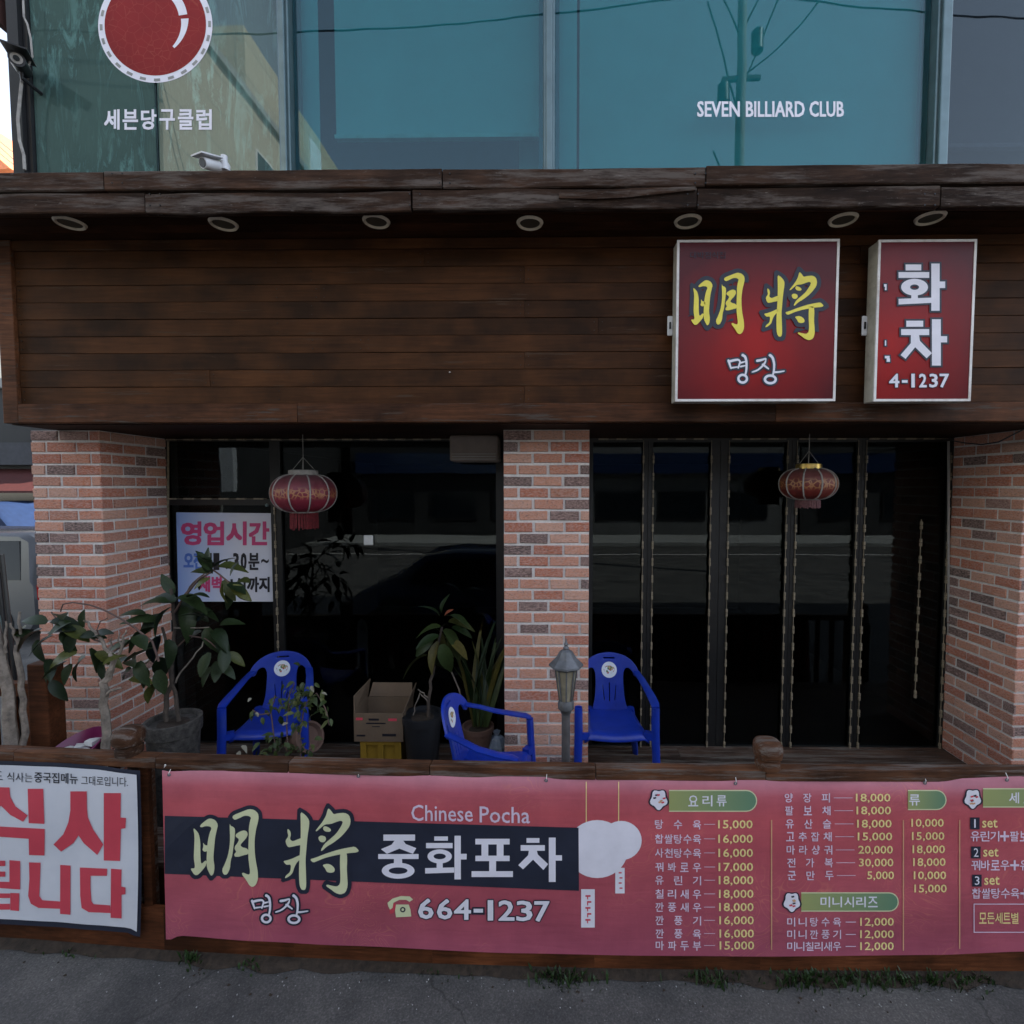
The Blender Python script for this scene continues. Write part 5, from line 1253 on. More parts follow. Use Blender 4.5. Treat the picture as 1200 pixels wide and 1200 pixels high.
# 1 gnarled pale trunk with arching twig
e = empty('bare_potted_tree', at(122, 905, 3.0), 'small gnarled pale trunk with an arching twig before the left brick pillar', 'tree')
branch(e, [(124, 905, 3.0), (124, 860, 3.0), (122, 825, 3.0), (123, 800, 3.0), (130, 785, 3.0)], .026, .020, 'bark', 'trunk')
branch(e, [(129, 788, 3.0), (134, 776, 3.0), (133, 772, 3.0), (127, 765, 3.0), (118, 747, 3.0), (108, 737, 3.0), (98, 727, 3.0)], .016, .006, 'bark')
branch(e, [(134, 776, 3.0), (141, 763, 3.0), (146, 745, 2.98), (148, 738, 2.98)], .011, .004, 'bark'); branch(e, [(143, 760, 3.0), (139, 750, 3.02), (141, 741, 3.02)], .006, .003, 'bark')
branch(e, [(127, 765, 3.0), (130, 757, 3.02), (131, 748, 3.02)], .008, .004, 'bark')
branch(e, [(118, 746, 3.0), (114, 738, 2.98), (116, 730, 2.98), (126, 724, 2.98)], .004, .003, 'twig')
branch(e, [(71, 717, 3.05), (74, 708, 3.05), (85, 706, 3.05), (105, 709, 3.05), (125, 716, 3.05), (145, 727, 3.05), (165, 741, 3.05), (178, 752, 3.05), (186, 775, 3.05)], .0035, .007, 'twig', wig=.003)
branch(e, [(121, 818, 3.0), (131, 809, 2.97), (142, 806, 2.96)], .010, .007, 'bark'); branch(e, [(60, 717, 3.1), (66, 730, 3.1), (80, 740, 3.06), (98, 745, 3.04), (118, 752, 3.0)], .004, .006, 'twig')
LV = [(random.uniform(45, 175), random.uniform(722, 800), random.uniform(-1, 1), random.uniform(-1, .3), random.uniform(.11, .17)) for _ in range(12)]
for x, y, dx, dz, L in LV + [t_ for t_ in ((48, 738, -.9, -.2, .17), (55, 730, -.7, .4, .15), (60, 728, .9, .1, .17), (68, 722, .6, .5, .15), (75, 735, .8, -.35, .19), (62, 745, -.8, -.4, .15), (88, 742, -.3, -.8, .15), (95, 745, .8, .2, .16), (105, 760, .4, -.9, .17), (100, 770, -.8, -.5, .18), (112, 765, .8, -.4, .18), (90, 765, -.9, -.1, .17), (120, 775, .2, -.9, .15), (84, 778, -.2, -.9, .13), (78, 775, -.8, -.5, .16), (36, 745, -.8, .3, .14), (44, 750, .3, -.9, .15), (98, 735, .2, .9, .13), (110, 745, .9, .5, .15), (30, 735, -.8, -.3, .14))]:
    q = at(x, y, 3.02); leaf(e, q, (dx, random.uniform(-.7, .2), dz), L, 'rub')
# 2 rubber plant in the rough stone pot
e = empty('rubber_plant', at(202, 892, 3.3), 'tall rubber plant in a rough dark pot reaching over the hours poster', 'plant')
pot(e, 203, 842, 3.3, .155, 'roughpot')
branch(e, [(196, 845, 3.3), (194, 820, 3.3), (201, 800, 3.3), (204, 760, 3.3), (203, 720, 3.3), (200, 690, 3.3)], .017, .010, 'barkdark', 'trunk')
branch(e, [(210, 845, 3.3), (206, 820, 3.3), (200, 795, 3.3), (197, 760, 3.3), (190, 735, 3.3)], .014, .008, 'barkdark', 'trunk')
branch(e, [(206, 800, 3.3), (213, 785, 3.28), (228, 770, 3.28), (238, 752, 3.28)], .006, .004, 'bark'); branch(e, [(205, 760, 3.3), (222, 745, 3.28), (240, 748, 3.28), (262, 765, 3.28)], .005, .004, 'twig', wig=.003)
branch(e, [(203, 720, 3.3), (215, 700, 3.28), (232, 680, 3.26), (250, 668, 3.26), (268, 682, 3.26)], .008, .005, 'twig', wig=.003); branch(e, [(215, 702, 3.28), (222, 688, 3.28), (240, 672, 3.26)], .007, .004, 'twig')
branch(e, [(204, 735, 3.3), (206, 736, 3.28), (225, 736, 3.28), (245, 735, 3.28)], .004, .003, 'bark')
for x, y, dx, dz, L in ((246, 668, -.5, .8, .16), (248, 665, .1, .9, .15), (252, 664, .7, .7, .15), (256, 664, .95, .25, .17), (244, 674, -.95, -.3, .13), (246, 678, -.9, -.5, .13), (248, 672, -.3, .8, .16), (244, 672, -.8, .3, .17), (262, 680, .5, -.6, .16), (268, 684, .8, -.2, .17), (272, 686, .9, -.5, .16), (266, 690, .3, -.9, .15), (276, 688, .6, -.8, .14), (262, 684, -.2, -.8, .13), (280, 680, .9, .1, .13), (242, 662, -.4, .9, .14), (270, 675, .3, .7, .12),
    (205, 705, -.9, .2, .2), (208, 700, .9, .1, .22), (212, 706, .9, -.4, .2), (200, 712, -.8, -.5, .2), (203, 696, -.3, .8, .16), (214, 712, .6, -.8, .22), (196, 706, -.9, .4, .17), (190, 720, -.6, -.7, .19), (220, 700, .8, .4, .17),
    (180, 735, -.9, -.2, .22), (172, 740, -.8, -.5, .2), (186, 745, -.5, -.9, .23), (178, 760, -.9, -.3, .21), (190, 770, -.3, -1, .2), (168, 752, -.9, .2, .19), (160, 765, -.4, -.9, .18), (184, 728, -.6, .5, .18), (175, 775, -.8, -.6, .2), (186, 785, .3, -.9, .18), (165, 780, .2, -.9, .17), (155, 752, -.8, -.1, .18), (195, 750, .5, -.7, .18), (150, 770, -.7, -.6, .16), (170, 720, -.8, .3, .16), (182, 800, -.5, -.8, .17),
    (243, 735, .4, -.9, .17), (250, 738, .9, -.2, .18), (256, 745, .6, -.8, .18), (262, 760, .3, -.9, .17), (266, 765, .8, -.5, .15), (246, 765, -.2, -.9, .17), (254, 775, .3, -.9, .15), (262, 780, .8, -.3, .13), (240, 725, -.4, .6, .15), (236, 740, -.8, -.3, .16), (258, 732, .8, .4, .14), (248, 782, -.5, -.8, .14), (226, 715, .8, .1, .17), (232, 728, .6, .6, .14)):
    q = at(x, y, 3.28 + random.uniform(-.06, .06)); leaf(e, q, (dx, random.uniform(-.6, .3), dz), L, 'rub')
# 3 leafy vine by the first chair
e = empty('leafy_vine', at(335, 895, 3.05), 'straggly small leaved vine growing in front of the left blue chair', 'plant')
for pts in ([(322, 900, 3.05), (322, 860, 3.05), (318, 835, 3.05), (322, 815, 3.05)], [(336, 900, 3.05), (336, 850, 3.05), (338, 820, 3.05), (345, 800, 3.05)], [(352, 905, 3.05), (352, 860, 3.05), (358, 825, 3.05), (372, 812, 3.05), (384, 838, 3.05), (386, 850, 3.05)], [(318, 835, 3.05), (305, 838, 3.05), (296, 832, 3.05)]):
    branch(e, pts, .005, .003, 'twig', 'stem', .006)
for cx, cy, n, s in ((350, 805, 34, 18), (358, 822, 26, 16), (338, 828, 14, 14), (322, 825, 10, 10), (376, 830, 12, 9), (350, 850, 14, 10), (322, 868, 22, 11), (310, 882, 10, 9), (360, 875, 10, 8), (338, 880, 8, 12), (301, 838, 4, 5), (386, 845, 4, 3), (358, 888, 6, 5)):
    for i in range(n):
        q = at(cx + random.gauss(0, s * .55), cy + random.gauss(0, s * .55), 3.05 + random.uniform(-.07, .07)); leaf(e, q, (random.uniform(-1, 1), random.uniform(-.8, .2), random.uniform(-1, .5)), random.uniform(.035, .06), 'small')
for x, y in ((300, 835), (294, 818), (364, 804), (281, 880), (377, 812), (331, 850), (283, 874)):
    q = at(x, y, 3.02); o = leaf(e, q, (random.uniform(-1, 1), -.3, random.uniform(-.4, .6)), .04 if y < 860 else .06, 'small'); o.data = o.data.copy(); o.data.materials[0] = M['deadleaf']; o.name = 'dead_leaf'
# 4 big-leaved plant in the black pot
e = empty('big_leaved_plant', at(495, 895, 3.85), 'big leaved houseplant in a black pot next to the cardboard box', 'plant')
pot(e, 495, 836, 3.85, .145, 'darkpot')
branch(e, [(502, 840, 3.85), (503, 815, 3.85), (506, 790, 3.85), (512, 765, 3.83), (518, 735, 3.83)], .014, .009, 'barkdark', 'trunk')
branch(e, [(501, 822, 3.85), (492, 812, 3.83), (488, 825, 3.83), (484, 838, 3.83)], .005, .004, 'bark'); branch(e, [(503, 820, 3.85), (496, 812, 3.83), (490, 808, 3.82)], .005, .004, 'bark')
for x, y, dx, dz, L in ((515, 722, -.5, .9, .17), (518, 718, -.1, .9, .14), (524, 722, .9, .3, .22), (526, 728, .9, .1, .2), (516, 735, -.9, .1, .2), (514, 745, -.9, -.2, .2), (520, 738, .8, -.4, .22), (524, 745, .6, -.8, .24), (514, 752, -.4, -.9, .26), (510, 758, -.1, -1, .26), (518, 755, .3, -.9, .24), (526, 750, .8, -.5, .22), (508, 748, -.8, -.5, .2), (500, 768, -.95, -.2, .24), (518, 742, 0, -.9, .22), (530, 735, .9, -.2, .18)):
    q = at(x, y, 3.82 + random.uniform(-.06, .06)); leaf(e, q, (dx, random.uniform(-.5, .1), dz), L, 'mid')
q = at(521, 722, 3.76); o = leaf(e, q, (.4, -.3, .6), .1, 'mid'); o.data = o.data.copy(); o.data.materials[0] = simple('rust red new leaf', (0.22, 0.06, 0.03), 0.4); o.name = 'young_leaf'
# 5 strap leaved plant
e = empty('strap_leaved_plant', at(565, 893, 4.0), 'tall strap leaved plant between the black pot and middle pillar', 'plant')
pot(e, 560, 850, 4.0, .12, 'terracotta')
for i in range(26):
    a = random.uniform(-1, 1); c = at(562 + a * 9, 852, 4.0 + random.uniform(-.06, .06)); top = at(565 + a * 30 + random.uniform(-5, 5), random.uniform(715, 790), 4.0)
    d = (top - c); leaf(e, c, d, d.length, 'strap', 1.1)
MB().tube([at(541, 822, 3.95), at(538, 808, 3.95), at(529, 787, 3.95)], .006, 6).build('cane', M['bark'], e)
# 6 bare trunks at the far left
e = empty('pruned_tree', at(12, 900, 2.98), 'pale pruned trunks with short stubs at the far left end of the deck', 'tree')
branch(e, [(18, 905, 3.0), (14, 860, 3.0), (8, 810, 3.0), (1, 765, 3.0), (-8, 720, 3.0)], .040, .022, 'bark', 'trunk')
branch(e, [(26, 905, 3.02), (28, 860, 3.02), (27, 820, 3.02), (23, 780, 3.02), (20, 756, 3.02)], .020, .014, 'bark', 'trunk')
branch(e, [(21, 758, 3.02), (16, 742, 3.02), (12, 730, 3.02)], .010, .006, 'bark'); branch(e, [(23, 760, 3.02), (24, 735, 3.02), (23, 717, 3.02)], .009, .006, 'bark'); branch(e, [(7, 765, 3.0), (8, 745, 3.0), (7, 728, 3.0)], .008, .005, 'bark')
e = empty('dark_stakes', at(14, 900, 3.2), 'pair of dark thin metal stakes leaning at the far left', 'stake')
for a, b_ in (((24, 905), (-8, 610)), ((30, 905), (2, 650))):
    MB().tube([at(*a, 3.25), at(*b_, 3.25)], .012, 6).build('stake', M['blackmetal'], e)

# ------------------------------------------------------------------ boxes, basin, bag
Yb = 3.78
a = at(415, 869, Yb); b_ = at(472, 836, Yb); x0, x1, z0, z1 = a.x, b_.x, a.z, b_.z
e = empty('cardboard_box', (x0, Yb, z0), 'open brown cardboard box standing on a yellow crate beside the black pot', 'box')
t = .006; d_ = .3
for nm, bx in (('front_wall', (x0, x1, Yb, Yb + t, z0, z1)), ('back_wall', (x0, x1, Yb + d_, Yb + d_ + t, z0, z1)), ('side_wall', (x0, x0 + t, Yb + t + .001, Yb + d_ - .001, z0, z1)), ('side_wall', (x1 - t, x1, Yb + t + .001, Yb + d_ - .001, z0, z1)), ('bottom', (x0 + t, x1 - t, Yb + t, Yb + d_, z0, z0 + t))):
    MB().box(*bx).build(nm, M['cardboard'], e)
MB().add([(x0 - .002, Yb + .01, z1), (x0 - .002, Yb + d_, z1), (x0 + .03, Yb + d_ - .02, z1 + .16), (x0 - .01, Yb + .03, z1 + .12), (x0 + .004, Yb + .01, z1), (x0 + .004, Yb + d_, z1), (x0 + .036, Yb + d_ - .02, z1 + .16), (x0 - .004, Yb + .03, z1 + .12)], [(0,1,2,3),(7,6,5,4),(0,4,5,1),(1,5,6,2),(2,6,7,3),(3,7,4,0)]).build('flap', M['cardboard'], e)
MB().add([(x1 - .004, Yb + .01, z1), (x1 - .004, Yb + d_, z1), (x1 + .03, Yb + d_ - .02, z1 + .13), (x1 + .04, Yb + .03, z1 + .11), (x1 + .002, Yb + .01, z1), (x1 + .002, Yb + d_, z1), (x1 + .036, Yb + d_ - .02, z1 + .13), (x1 + .046, Yb + .03, z1 + .11)], [(0,1,2,3),(7,6,5,4),(0,4,5,1),(1,5,6,2),(2,6,7,3),(3,7,4,0)]).build('flap', M['cardboard'], e)
MB().add([(x0 + .01, Yb + d_ + .01, z1), (x1 - .01, Yb + d_ + .01, z1), (x1 - .02, Yb + d_ + .05, z1 + .1), (x0 + .03, Yb + d_ + .05, z1 + .1), (x0 + .01, Yb + d_ + .016, z1), (x1 - .01, Yb + d_ + .016, z1), (x1 - .02, Yb + d_ + .056, z1 + .1), (x0 + .03, Yb + d_ + .056, z1 + .1)], [(0,1,2,3),(7,6,5,4),(0,4,5,1),(1,5,6,2),(2,6,7,3),(3,7,4,0)]).build('flap', M['cardboard'], e)
pr = Print(lambda px, py, l: at(px, py, Yb - l)); pr.g('box_print', True)
pr.rect('redprint', 417, 841, 425, 844, .001); pr.rect('redprint', 455, 842, 465, 845, .001); pr.rect('ink', 432, 842, 444, 844.5, .001); pr.rect('ink', 429, 847, 452, 848.5, .001); pr.rect('ink', 436, 851, 445, 852, .001); pr.rect('ink', 448, 860, 464, 863, .001); pr.rect('ink', 418, 861, 428, 863, .001)
pr.build(e)
e = empty('yellow_crate', (x0, Yb, Z_DECK), 'yellow plastic bottle crate underneath the open cardboard box', 'crate')
xa, xb, zt_ = at(421, 872, Yb).x, at(469, 872, Yb).x, z0 - .003
m = MB(); 
for (u0, u1) in ((0, .14), (.43, .57), (.86, 1)):
    m.box(xa + (xb-xa)*u0, xa + (xb-xa)*u1, Yb + .02, Yb + .035, Z_DECK + .03, zt_ - .03)
m.build('front_ribs', M['crate'], e)
for q0, q1 in ((Z_DECK, Z_DECK + .03), (zt_ - .03, zt_)): MB().box(xa, xb, Yb + .015, Yb + .3, q0, q1).build('rim_band', M['crate'], e)
MB().box(xa + .01, xb - .01, Yb + .04, Yb + .29, Z_DECK + .031, zt_ - .031).build('inner_wall', M['crate'], e)
p = at(352, 868, 3.75); e = empty('tipped_flowerpot', p, 'terracotta flowerpot tipped on its side behind the vine', 'pot')
m = MB().lathe([(.07, -.1), (.1, .08), (.115, .08), (.115, .13), (.1, .13), (.085, .1)], (0, 0, 0), 20)
rm = Euler((R(12), R(62), R(-15))).to_matrix(); m.v = [tuple(rm @ Vector(v) + p) for v in m.v]; m.build('pot_body', M['terracotta'], e, True)
p = at(86, 878, 3.0); e = empty('purple_basin', p, 'tilted purple plastic basin holding a white bag on the left of the deck', 'basin')
m = MB().lathe([(.11, -.11), (.155, -.02), (.165, 0), (.172, .006), (.165, .01), (.15, -.01), (.1, -.1)], (0, 0, 0), 32)
rm = Euler((R(20), R(-14), 0)).to_matrix(); m.v = [tuple(rm @ Vector(v) + p) for v in m.v]; m.build('basin_body', M['purplepl'], e, True)
m = MB(); 
for i in range(9):
    q = p + rm @ Vector((random.uniform(-.09, .09), random.uniform(-.09, .06), random.uniform(-.05, 0))); b0 = len(m.v)
    m.lathe([(.01, -.02), (.04, -.01), (.035, .012), (.008, .02)], q, 7, fn=lambda a: 1 + .3 * math.sin(3 * a + q.x * 50))
m.build('crumpled_bag', M['whitepl'], e, True, kind='stuff')
p = at(582, 878, 4.0); e = empty('plastic_bag', (p.x, p.y, Z_DECK), 'crumpled blue grey plastic bag beside the foot of the middle pillar', 'bag')
MB().lathe([(.05, 0), (.085, .05), (.08, .14), (.05, .2), (.02, .22), (.03, .25)], (p.x, p.y, Z_DECK), 18, fn=lambda a: 1 + .16 * math.sin(5 * a) + .08 * math.sin(11 * a)).build('bag_body', M['bag'], e)
# loose cable by the right pillar
tag(MB().tube([at(*p) for p in ((1205, 500, 3.55), (1190, 508, 3.56), (1170, 518, 3.6), (1150, 521, 3.7), (1130, 519, 3.85), (1114, 516, 4.1))], .005, 6).build('hanging_cable', M['ink'], None, True), 'thin black cable looping over the top of the right brick pillar', 'cable')

# ------------------------------------------------------------------ security cameras and cables on the upper front
p = at(24, 76, 3.32); e = empty('security_camera', p, 'dark bullet security camera with hood at the upper left corner post', 'camera')
dirv = Vector((.55, -.8, -.22)).normalized(); side = dirv.cross(Vector((0,0,1))).normalized(); upv = side.cross(dirv)
MB().tube([p - dirv * .08, p + dirv * .09], .042, 14).build('housing', M['blackmetal'], e, True)
MB().tube([p + dirv * .0905, p + dirv * .094], .03, 14).build('lens_ring', M['dustgrey'], e); MB().tube([p + dirv * .0945, p + dirv * .097], .016, 12).build('lens', M['windowdark'], e)
m = MB(); c_ = p + upv * .048
for s_, (k0, k1) in enumerate(((-.1, .16),)):
    A = [c_ - dirv * .1 + side * .06, c_ + dirv * .15 + side * .06, c_ + dirv * .15 - side * .06, c_ - dirv * .1 - side * .06]
    m.add(A + [v + upv * .008 for v in A], [(3,2,1,0),(4,5,6,7),(0,1,5,4),(1,2,6,5),(2,3,7,6),(3,0,4,7)])
m.build('hood', M['blackmetal'], e)
MB().tube([p - upv * .04, p - upv * .07, p + Vector((.0, .13, -.08))], .012, 8).build('arm', M['blackmetal'], e)
tag(MB().tube([at(*q) for q in ((26, -30, 3.38), (28, 20, 3.38), (32, 28, 3.36), (36, 45, 3.36), (38, 66, 3.36), (30, 84, 3.36))], .006, 6).build('grey_cable', M['dustgrey'], None, True), 'grey cable curving down to the dark corner security camera', 'cable')
tag(MB().tube([at(*q) for q in ((26, 90, 3.36), (24, 110, 3.36), (21, 140, 3.36), (23, 165, 3.36), (28, 182, 3.36), (29, 199, 3.36))], .009, 6).build('white_cable', M['dustgrey'], None, True), 'pale cable running from the corner security camera to the canopy', 'cable')
p = at(247, 193, 3.0); e = empty('security_camera', p, 'small white security camera on top of the canopy below the Korean lettering', 'camera')
dirv = Vector((-.35, -.85, -.3)).normalized(); side = dirv.cross(Vector((0,0,1))).normalized(); upv = side.cross(dirv)
MB().tube([p - dirv * .05, p + dirv * .05], .03, 12).build('housing', M['camwhite'], e, True); MB().tube([p + dirv * .0502, p + dirv * .054], .024, 12).build('lens', M['ink'], e)
A = [p + upv * .034 - dirv * .06 + side * .045, p + upv * .034 + dirv * .075 + side * .045, p + upv * .034 + dirv * .075 - side * .045, p + upv * .034 - dirv * .06 - side * .045]
MB().add(A + [v + upv * .008 for v in A], [(3,2,1,0),(4,5,6,7),(0,1,5,4),(1,2,6,5),(2,3,7,6),(3,0,4,7)]).build('hood', M['camwhite'], e)
MB().lathe([(.03, -.035), (.03, .0), (.018, .02), (.018, .05)], at(263, 193, 3.06), 12).build('mount', M['camwhite'], e, True)

# ------------------------------------------------------------------ cars
def car(name, label, paint, L, W, H, loc, rz, van=True):
    e = empty(name, (0, 0, 0), label, 'car')
    g = .2; b = H * .55
    prof = [(-L/2, g+.15), (-L/2+.02, b-.05), (-L/2+.08, b+.02), (-L/2+.22 if van else -L/2+.55, H-.12), (-L/2+.42 if van else -L/2+.95, H-.02), (L*.05, H), (L*.18, H-.06), (L*.36, b+.06), (L/2-.15, b-.12), (L/2, b-.3), (L/2, g+.12), (L/2-.1, g), (-L/2+.1, g)]
    m = MB(); n = len(prof)
    def wid(z): return W/2 if z < b else W/2 - (z - b) / (H - b) * .16
    for k in (-1, -.9, .9, 1):
        for x, z in prof:
            in_ = .96 if abs(k) == 1 else 1.0
            m.v.append((x * in_, (k if abs(k) == 1 else k) * wid(z), z if abs(k) != 1 else b + (z - b) * .94))
    for s_ in range(3):
        for i in range(n): j = (i + 1) % n; m.f.append((s_*n+i, s_*n+j, (s_+1)*n+j, (s_+1)*n+i))
    m.f.append(tuple(range(n))[::-1]); m.f.append(tuple(3*n + i for i in range(n)))
    m.build('body', paint, e, True)
    for sd in (-1, 1):
        y = lambda z: sd * (wid(z) + .004 - (z-b)*.0)
        xs_ = [(-L/2+.30 if van else -L/2+.75), -L*.12, L*.08, L*.24]
        for i in range(3):
            x0_, x1_ = xs_[i] + .03, xs_[i+1] - .03; zt0 = H - .14 - (.0 if i < 2 else .03); xt0 = x0_ + (.12 if i == 0 else 0); xt1 = x1_ - (.3 if i == 2 else 0)
            q4 = [(x0_, b+.05), (x1_ + (.12 if i == 2 else 0), b+.05), (xt1, zt0), (xt0, zt0)]
            A = [Vector((x, y(z) * 1.0, z)) for x, z in q4]; B = [v - Vector((0, sd * .02, 0)) for v in A]
            MB().add(A + B, [(0,1,2,3),(7,6,5,4),(0,4,5,1),(1,5,6,2),(2,6,7,3),(3,7,4,0)]).build('window', M['carglass'], e)
        for x in (-L*.32, L*.31):
            w = MB().tube([(x, sd*(W/2-.2), .32), (x, sd*(W/2+.01), .32)], .32, 20).build('wheel', M['tyre'], e, True)
            MB().tube([(x, sd*(W/2+.011), .32), (x, sd*(W/2+.02), .32)], .19, 14).build('rim', M['alu'], w, True)
        MB().box(-L/2 - .012, -L/2 + .12, sd*(W/2-.03) - .12*(sd > 0), sd*(W/2-.03) + .12*(sd < 0), b - .28, b - .04).build('tail_light', M['redlamp'], e)
        MB().box(L/2 - .1, L/2 + .012, sd*(W/2-.06) - .2*(sd > 0), sd*(W/2-.06) + .2*(sd < 0), b - .42, b - .28).build('headlight', M['panelwhite'], e)
        MB().box(L*.22, L*.26, sd*(W/2+.01) - .16*(sd < 0), sd*(W/2+.01) + .16*(sd > 0), b + .06, b + .17).build('wing_mirror', paint, e)
    MB().box(-L/2 - .05, -L/2 + .03, -W/2 + .1, W/2 - .1, g + .08, g + .24).build('bumper', M['blackmetal'], e)
    MB().box(-L/2 - .008, -L/2 + .05, -W/2 + .25, W/2 - .25, b + .08, H - .2).build('rear_window', M['carglass'], e)
    e.location = loc; e.rotation_euler = (0, 0, rz); return e
car('standing_car', 'white car parked in the side street beyond the left brick pillar', M['carwhite'], 4.4, 1.8, 1.85, (-10.6, 9.3, GZ), R(178))
car('parked_van', 'blue van parked behind the white car left of the building', M['bluesheet'], 4.6, 1.8, 2.25, (-13.9, 12.6, GZ), R(2))
car('standing_car', 'dark blue camera car behind the viewpoint mirrored in the dark windows', M['carblue'], 4.3, 1.6, 1.45, (-1.45, -1.35, GZ), R(180))  # the camera's own car, out of view, placed for its reflection

# ------------------------------------------------------------------ surroundings: side street, opposite side, pole, cables
def block(name, label, x0, x1, y0, y1, h, mat, cat='building', wins=None, face='S'):
    e = empty(name, ((x0+x1)/2, (y0+y1)/2, 0), label, cat)
    MB().box(x0, x1, y0, y1, GZ, h).build('wall', M[mat], e)
    MB().box(x0 - .15, x1 + .15, y0 - .15, y1 + .15, h, h + .25).build('parapet', M['cement'], e)
    for (u, z, w, hh) in (wins or []):
        m = MB(); p_ = MB()
        if face == 'S': m.box(u, u + w, y0 - .06, y0 - .001, z, z + hh); p_.box(u + .08, u + w - .08, y0 - .075, y0 - .061, z + .08, z + hh - .08)
        elif face == 'N': m.box(u, u + w, y1 + .001, y1 + .06, z, z + hh); p_.box(u + .08, u + w - .08, y1 + .061, y1 + .075, z + .08, z + hh - .08)
        else: m.box(x1 + .001, x1 + .06, u, u + w, z, z + hh); p_.box(x1 + .061, x1 + .075, u + .08, u + w - .08, z + .08, z + hh - .08)
        f = m.build('window', M['whiteframe' if mat == 'beige' else 'blackmetal'], e); p_.build('pane', M['windowdark'], f)
    return e
e = block('shop_building', 'dark low shop with pale sign band across the side street', -34, -12.6, 14, 22, 5.2, 'darkshop', wins=[(-17, .6, 3.2, 1.9), (-22, .6, 4, 1.9)])
MB().box(-30, -12.8, 13.7, 13.99, 3.1, 3.7).build('sign_band', simple('shaded grey board', (0.05, 0.052, 0.06), 0.8), e); m = MB().add([(-16.4, 14, 3.0), (-12.9, 14, 3.0), (-12.9, 12.9, 2.4), (-16.4, 12.9, 2.4), (-16.4, 14, 2.95), (-12.9, 14, 2.95), (-12.9, 12.9, 2.35), (-16.4, 12.9, 2.35)], [(0,3,2,1),(4,5,6,7),(0,1,5,4),(1,2,6,5),(2,3,7,6),(3,0,4,7)]); m.build('red_awning', M['awnred'], e)
# orange roofed house far left
q0 = at(0, 181, 22); q1 = at(23, 201, 22)
e = empty('orange_roofed_building', (q0.x - 4, 24, 0), 'distant building with orange roof edge at the upper left', 'building')
MB().box(q0.x - 9, q1.x - .3, 22, 30, 0, q1.z - .05).build('wall', M['cream'], e)
sl = (q1.z - q0.z) / (q1.x - q0.x); ax = q0.x - 4; az = q0.z + sl * (ax - q0.x)
m = MB(); m.add([(q1.x, 21.6, q1.z - .1), (ax, 21.6, az), (ax - 6, 21.6, az + sl*6.5 * 1), (q1.x, 30, q1.z - .1), (ax, 30, az), (ax - 6, 30, az + sl * 6.5)], [(0,1,2),(5,4,3),(0,3,4,1),(1,4,5,2),(2,5,3,0)]); m.build('roof', M['orange'], e)
for k, (a, b_) in enumerate((((-10, 158), (30, 190)), ((-10, 163), (30, 200)), ((-10, 172), (30, 204)))):
    tag(MB().tube([at(*a, 12 + k), at(*b_, 16 + k)], .012, 5).build('overhead_cable', M['blackmetal']), None, 'cable', 'thin cables crossing the sky at the upper left')['label'] = ('highest', 'middle', 'lowest')[k] + ' of three thin dark cables crossing the sky above the orange roof'
# opposite side of the street (seen mirrored in the glass)
e = block('beige_building', 'tall beige tiled building mirrored in the upper left windows', -26, -10.9, -30, -8.0, 16.6, 'beige', wins=[(-13.9, 13.2, 1.2, 1.9), (-18.5, 13.2, 1.2, 1.9), (-13.9, 9.2, 1.2, 1.9), (-18.5, 9.2, 1.2, 1.9)], face='E')
MB().box(-25.9, -11, -7.99, -7.9, 0, 16.5).build('unlit_front_sheet', M['dullgreen'], e)  # dark green sheet in place of shade on the front wall
MB().box(-10.899, -10.8, -29.9, -8.05, GZ, 7.2).build('added_dark_sheet', M['darkshop'], e)  # added dark sheet; keeps the sunlit wall's reflection out of the door glass
b2 = MB().box(-26, -10.9, -30, -12.2, 16.86, 19.1); b2.build('upper_wall', M['beige'], e)
MB().box(-10.899, -10.84, -18.4, -17.2, 17.0, 18.5).build('window', M['whiteframe'], e)
e = empty('added_white_board', (-10.1, -7.6, 0), 'added white board standing in for a sunlit wall mirrored in the transom above the poster', 'sign')
MB().box(-10.32, -9.92, -7.7, -7.5, 2.35, 4.4).build('board', M['panelwhite'], e); MB().box(-10.5, -10.4, -7.68, -7.6, 0, 4.6).build('pole', M['concrete'], e)  # white board and pole, added to make the bright patch in the glass
for nm, x0_, x1_, h, mt, lb in (('opposite_shop', -10.2, 1.5, 7.5, 'darkshop', 'dark two storey shop across the street mirrored in the glass'), ('opposite_shop', 1.6, 13, 8.2, 'greyclad', 'grey shop across the street mirrored in the folding doors'), ('opposite_shop', 13.1, 34, 9, 'darkshop', 'long dark shop across the street mirrored at far right')):
    wins = [(x0_ + 1 + 3.2 * k, z, 2.4, 1.5) for k in range(int((x1_ - x0_ - 1.5) / 3.2)) for z in (.8, 4.8)]
    e = block(nm, lb, x0_, x1_, -27, -18, h, mt, wins=wins, face='N')
    MB().box(x0_ + .4, x1_ - .4, -17.9, -17.6, 3.2, 4.2).build('sign_band', M['carblue'], e)
block('neighbour_building', 'plain tall neighbour building along the street out of frame', 14.2, 40, 3.5, 18, 15, 'greyclad', wins=[(16 + 4*k, 6, 2, 1.6) for k in range(5)])
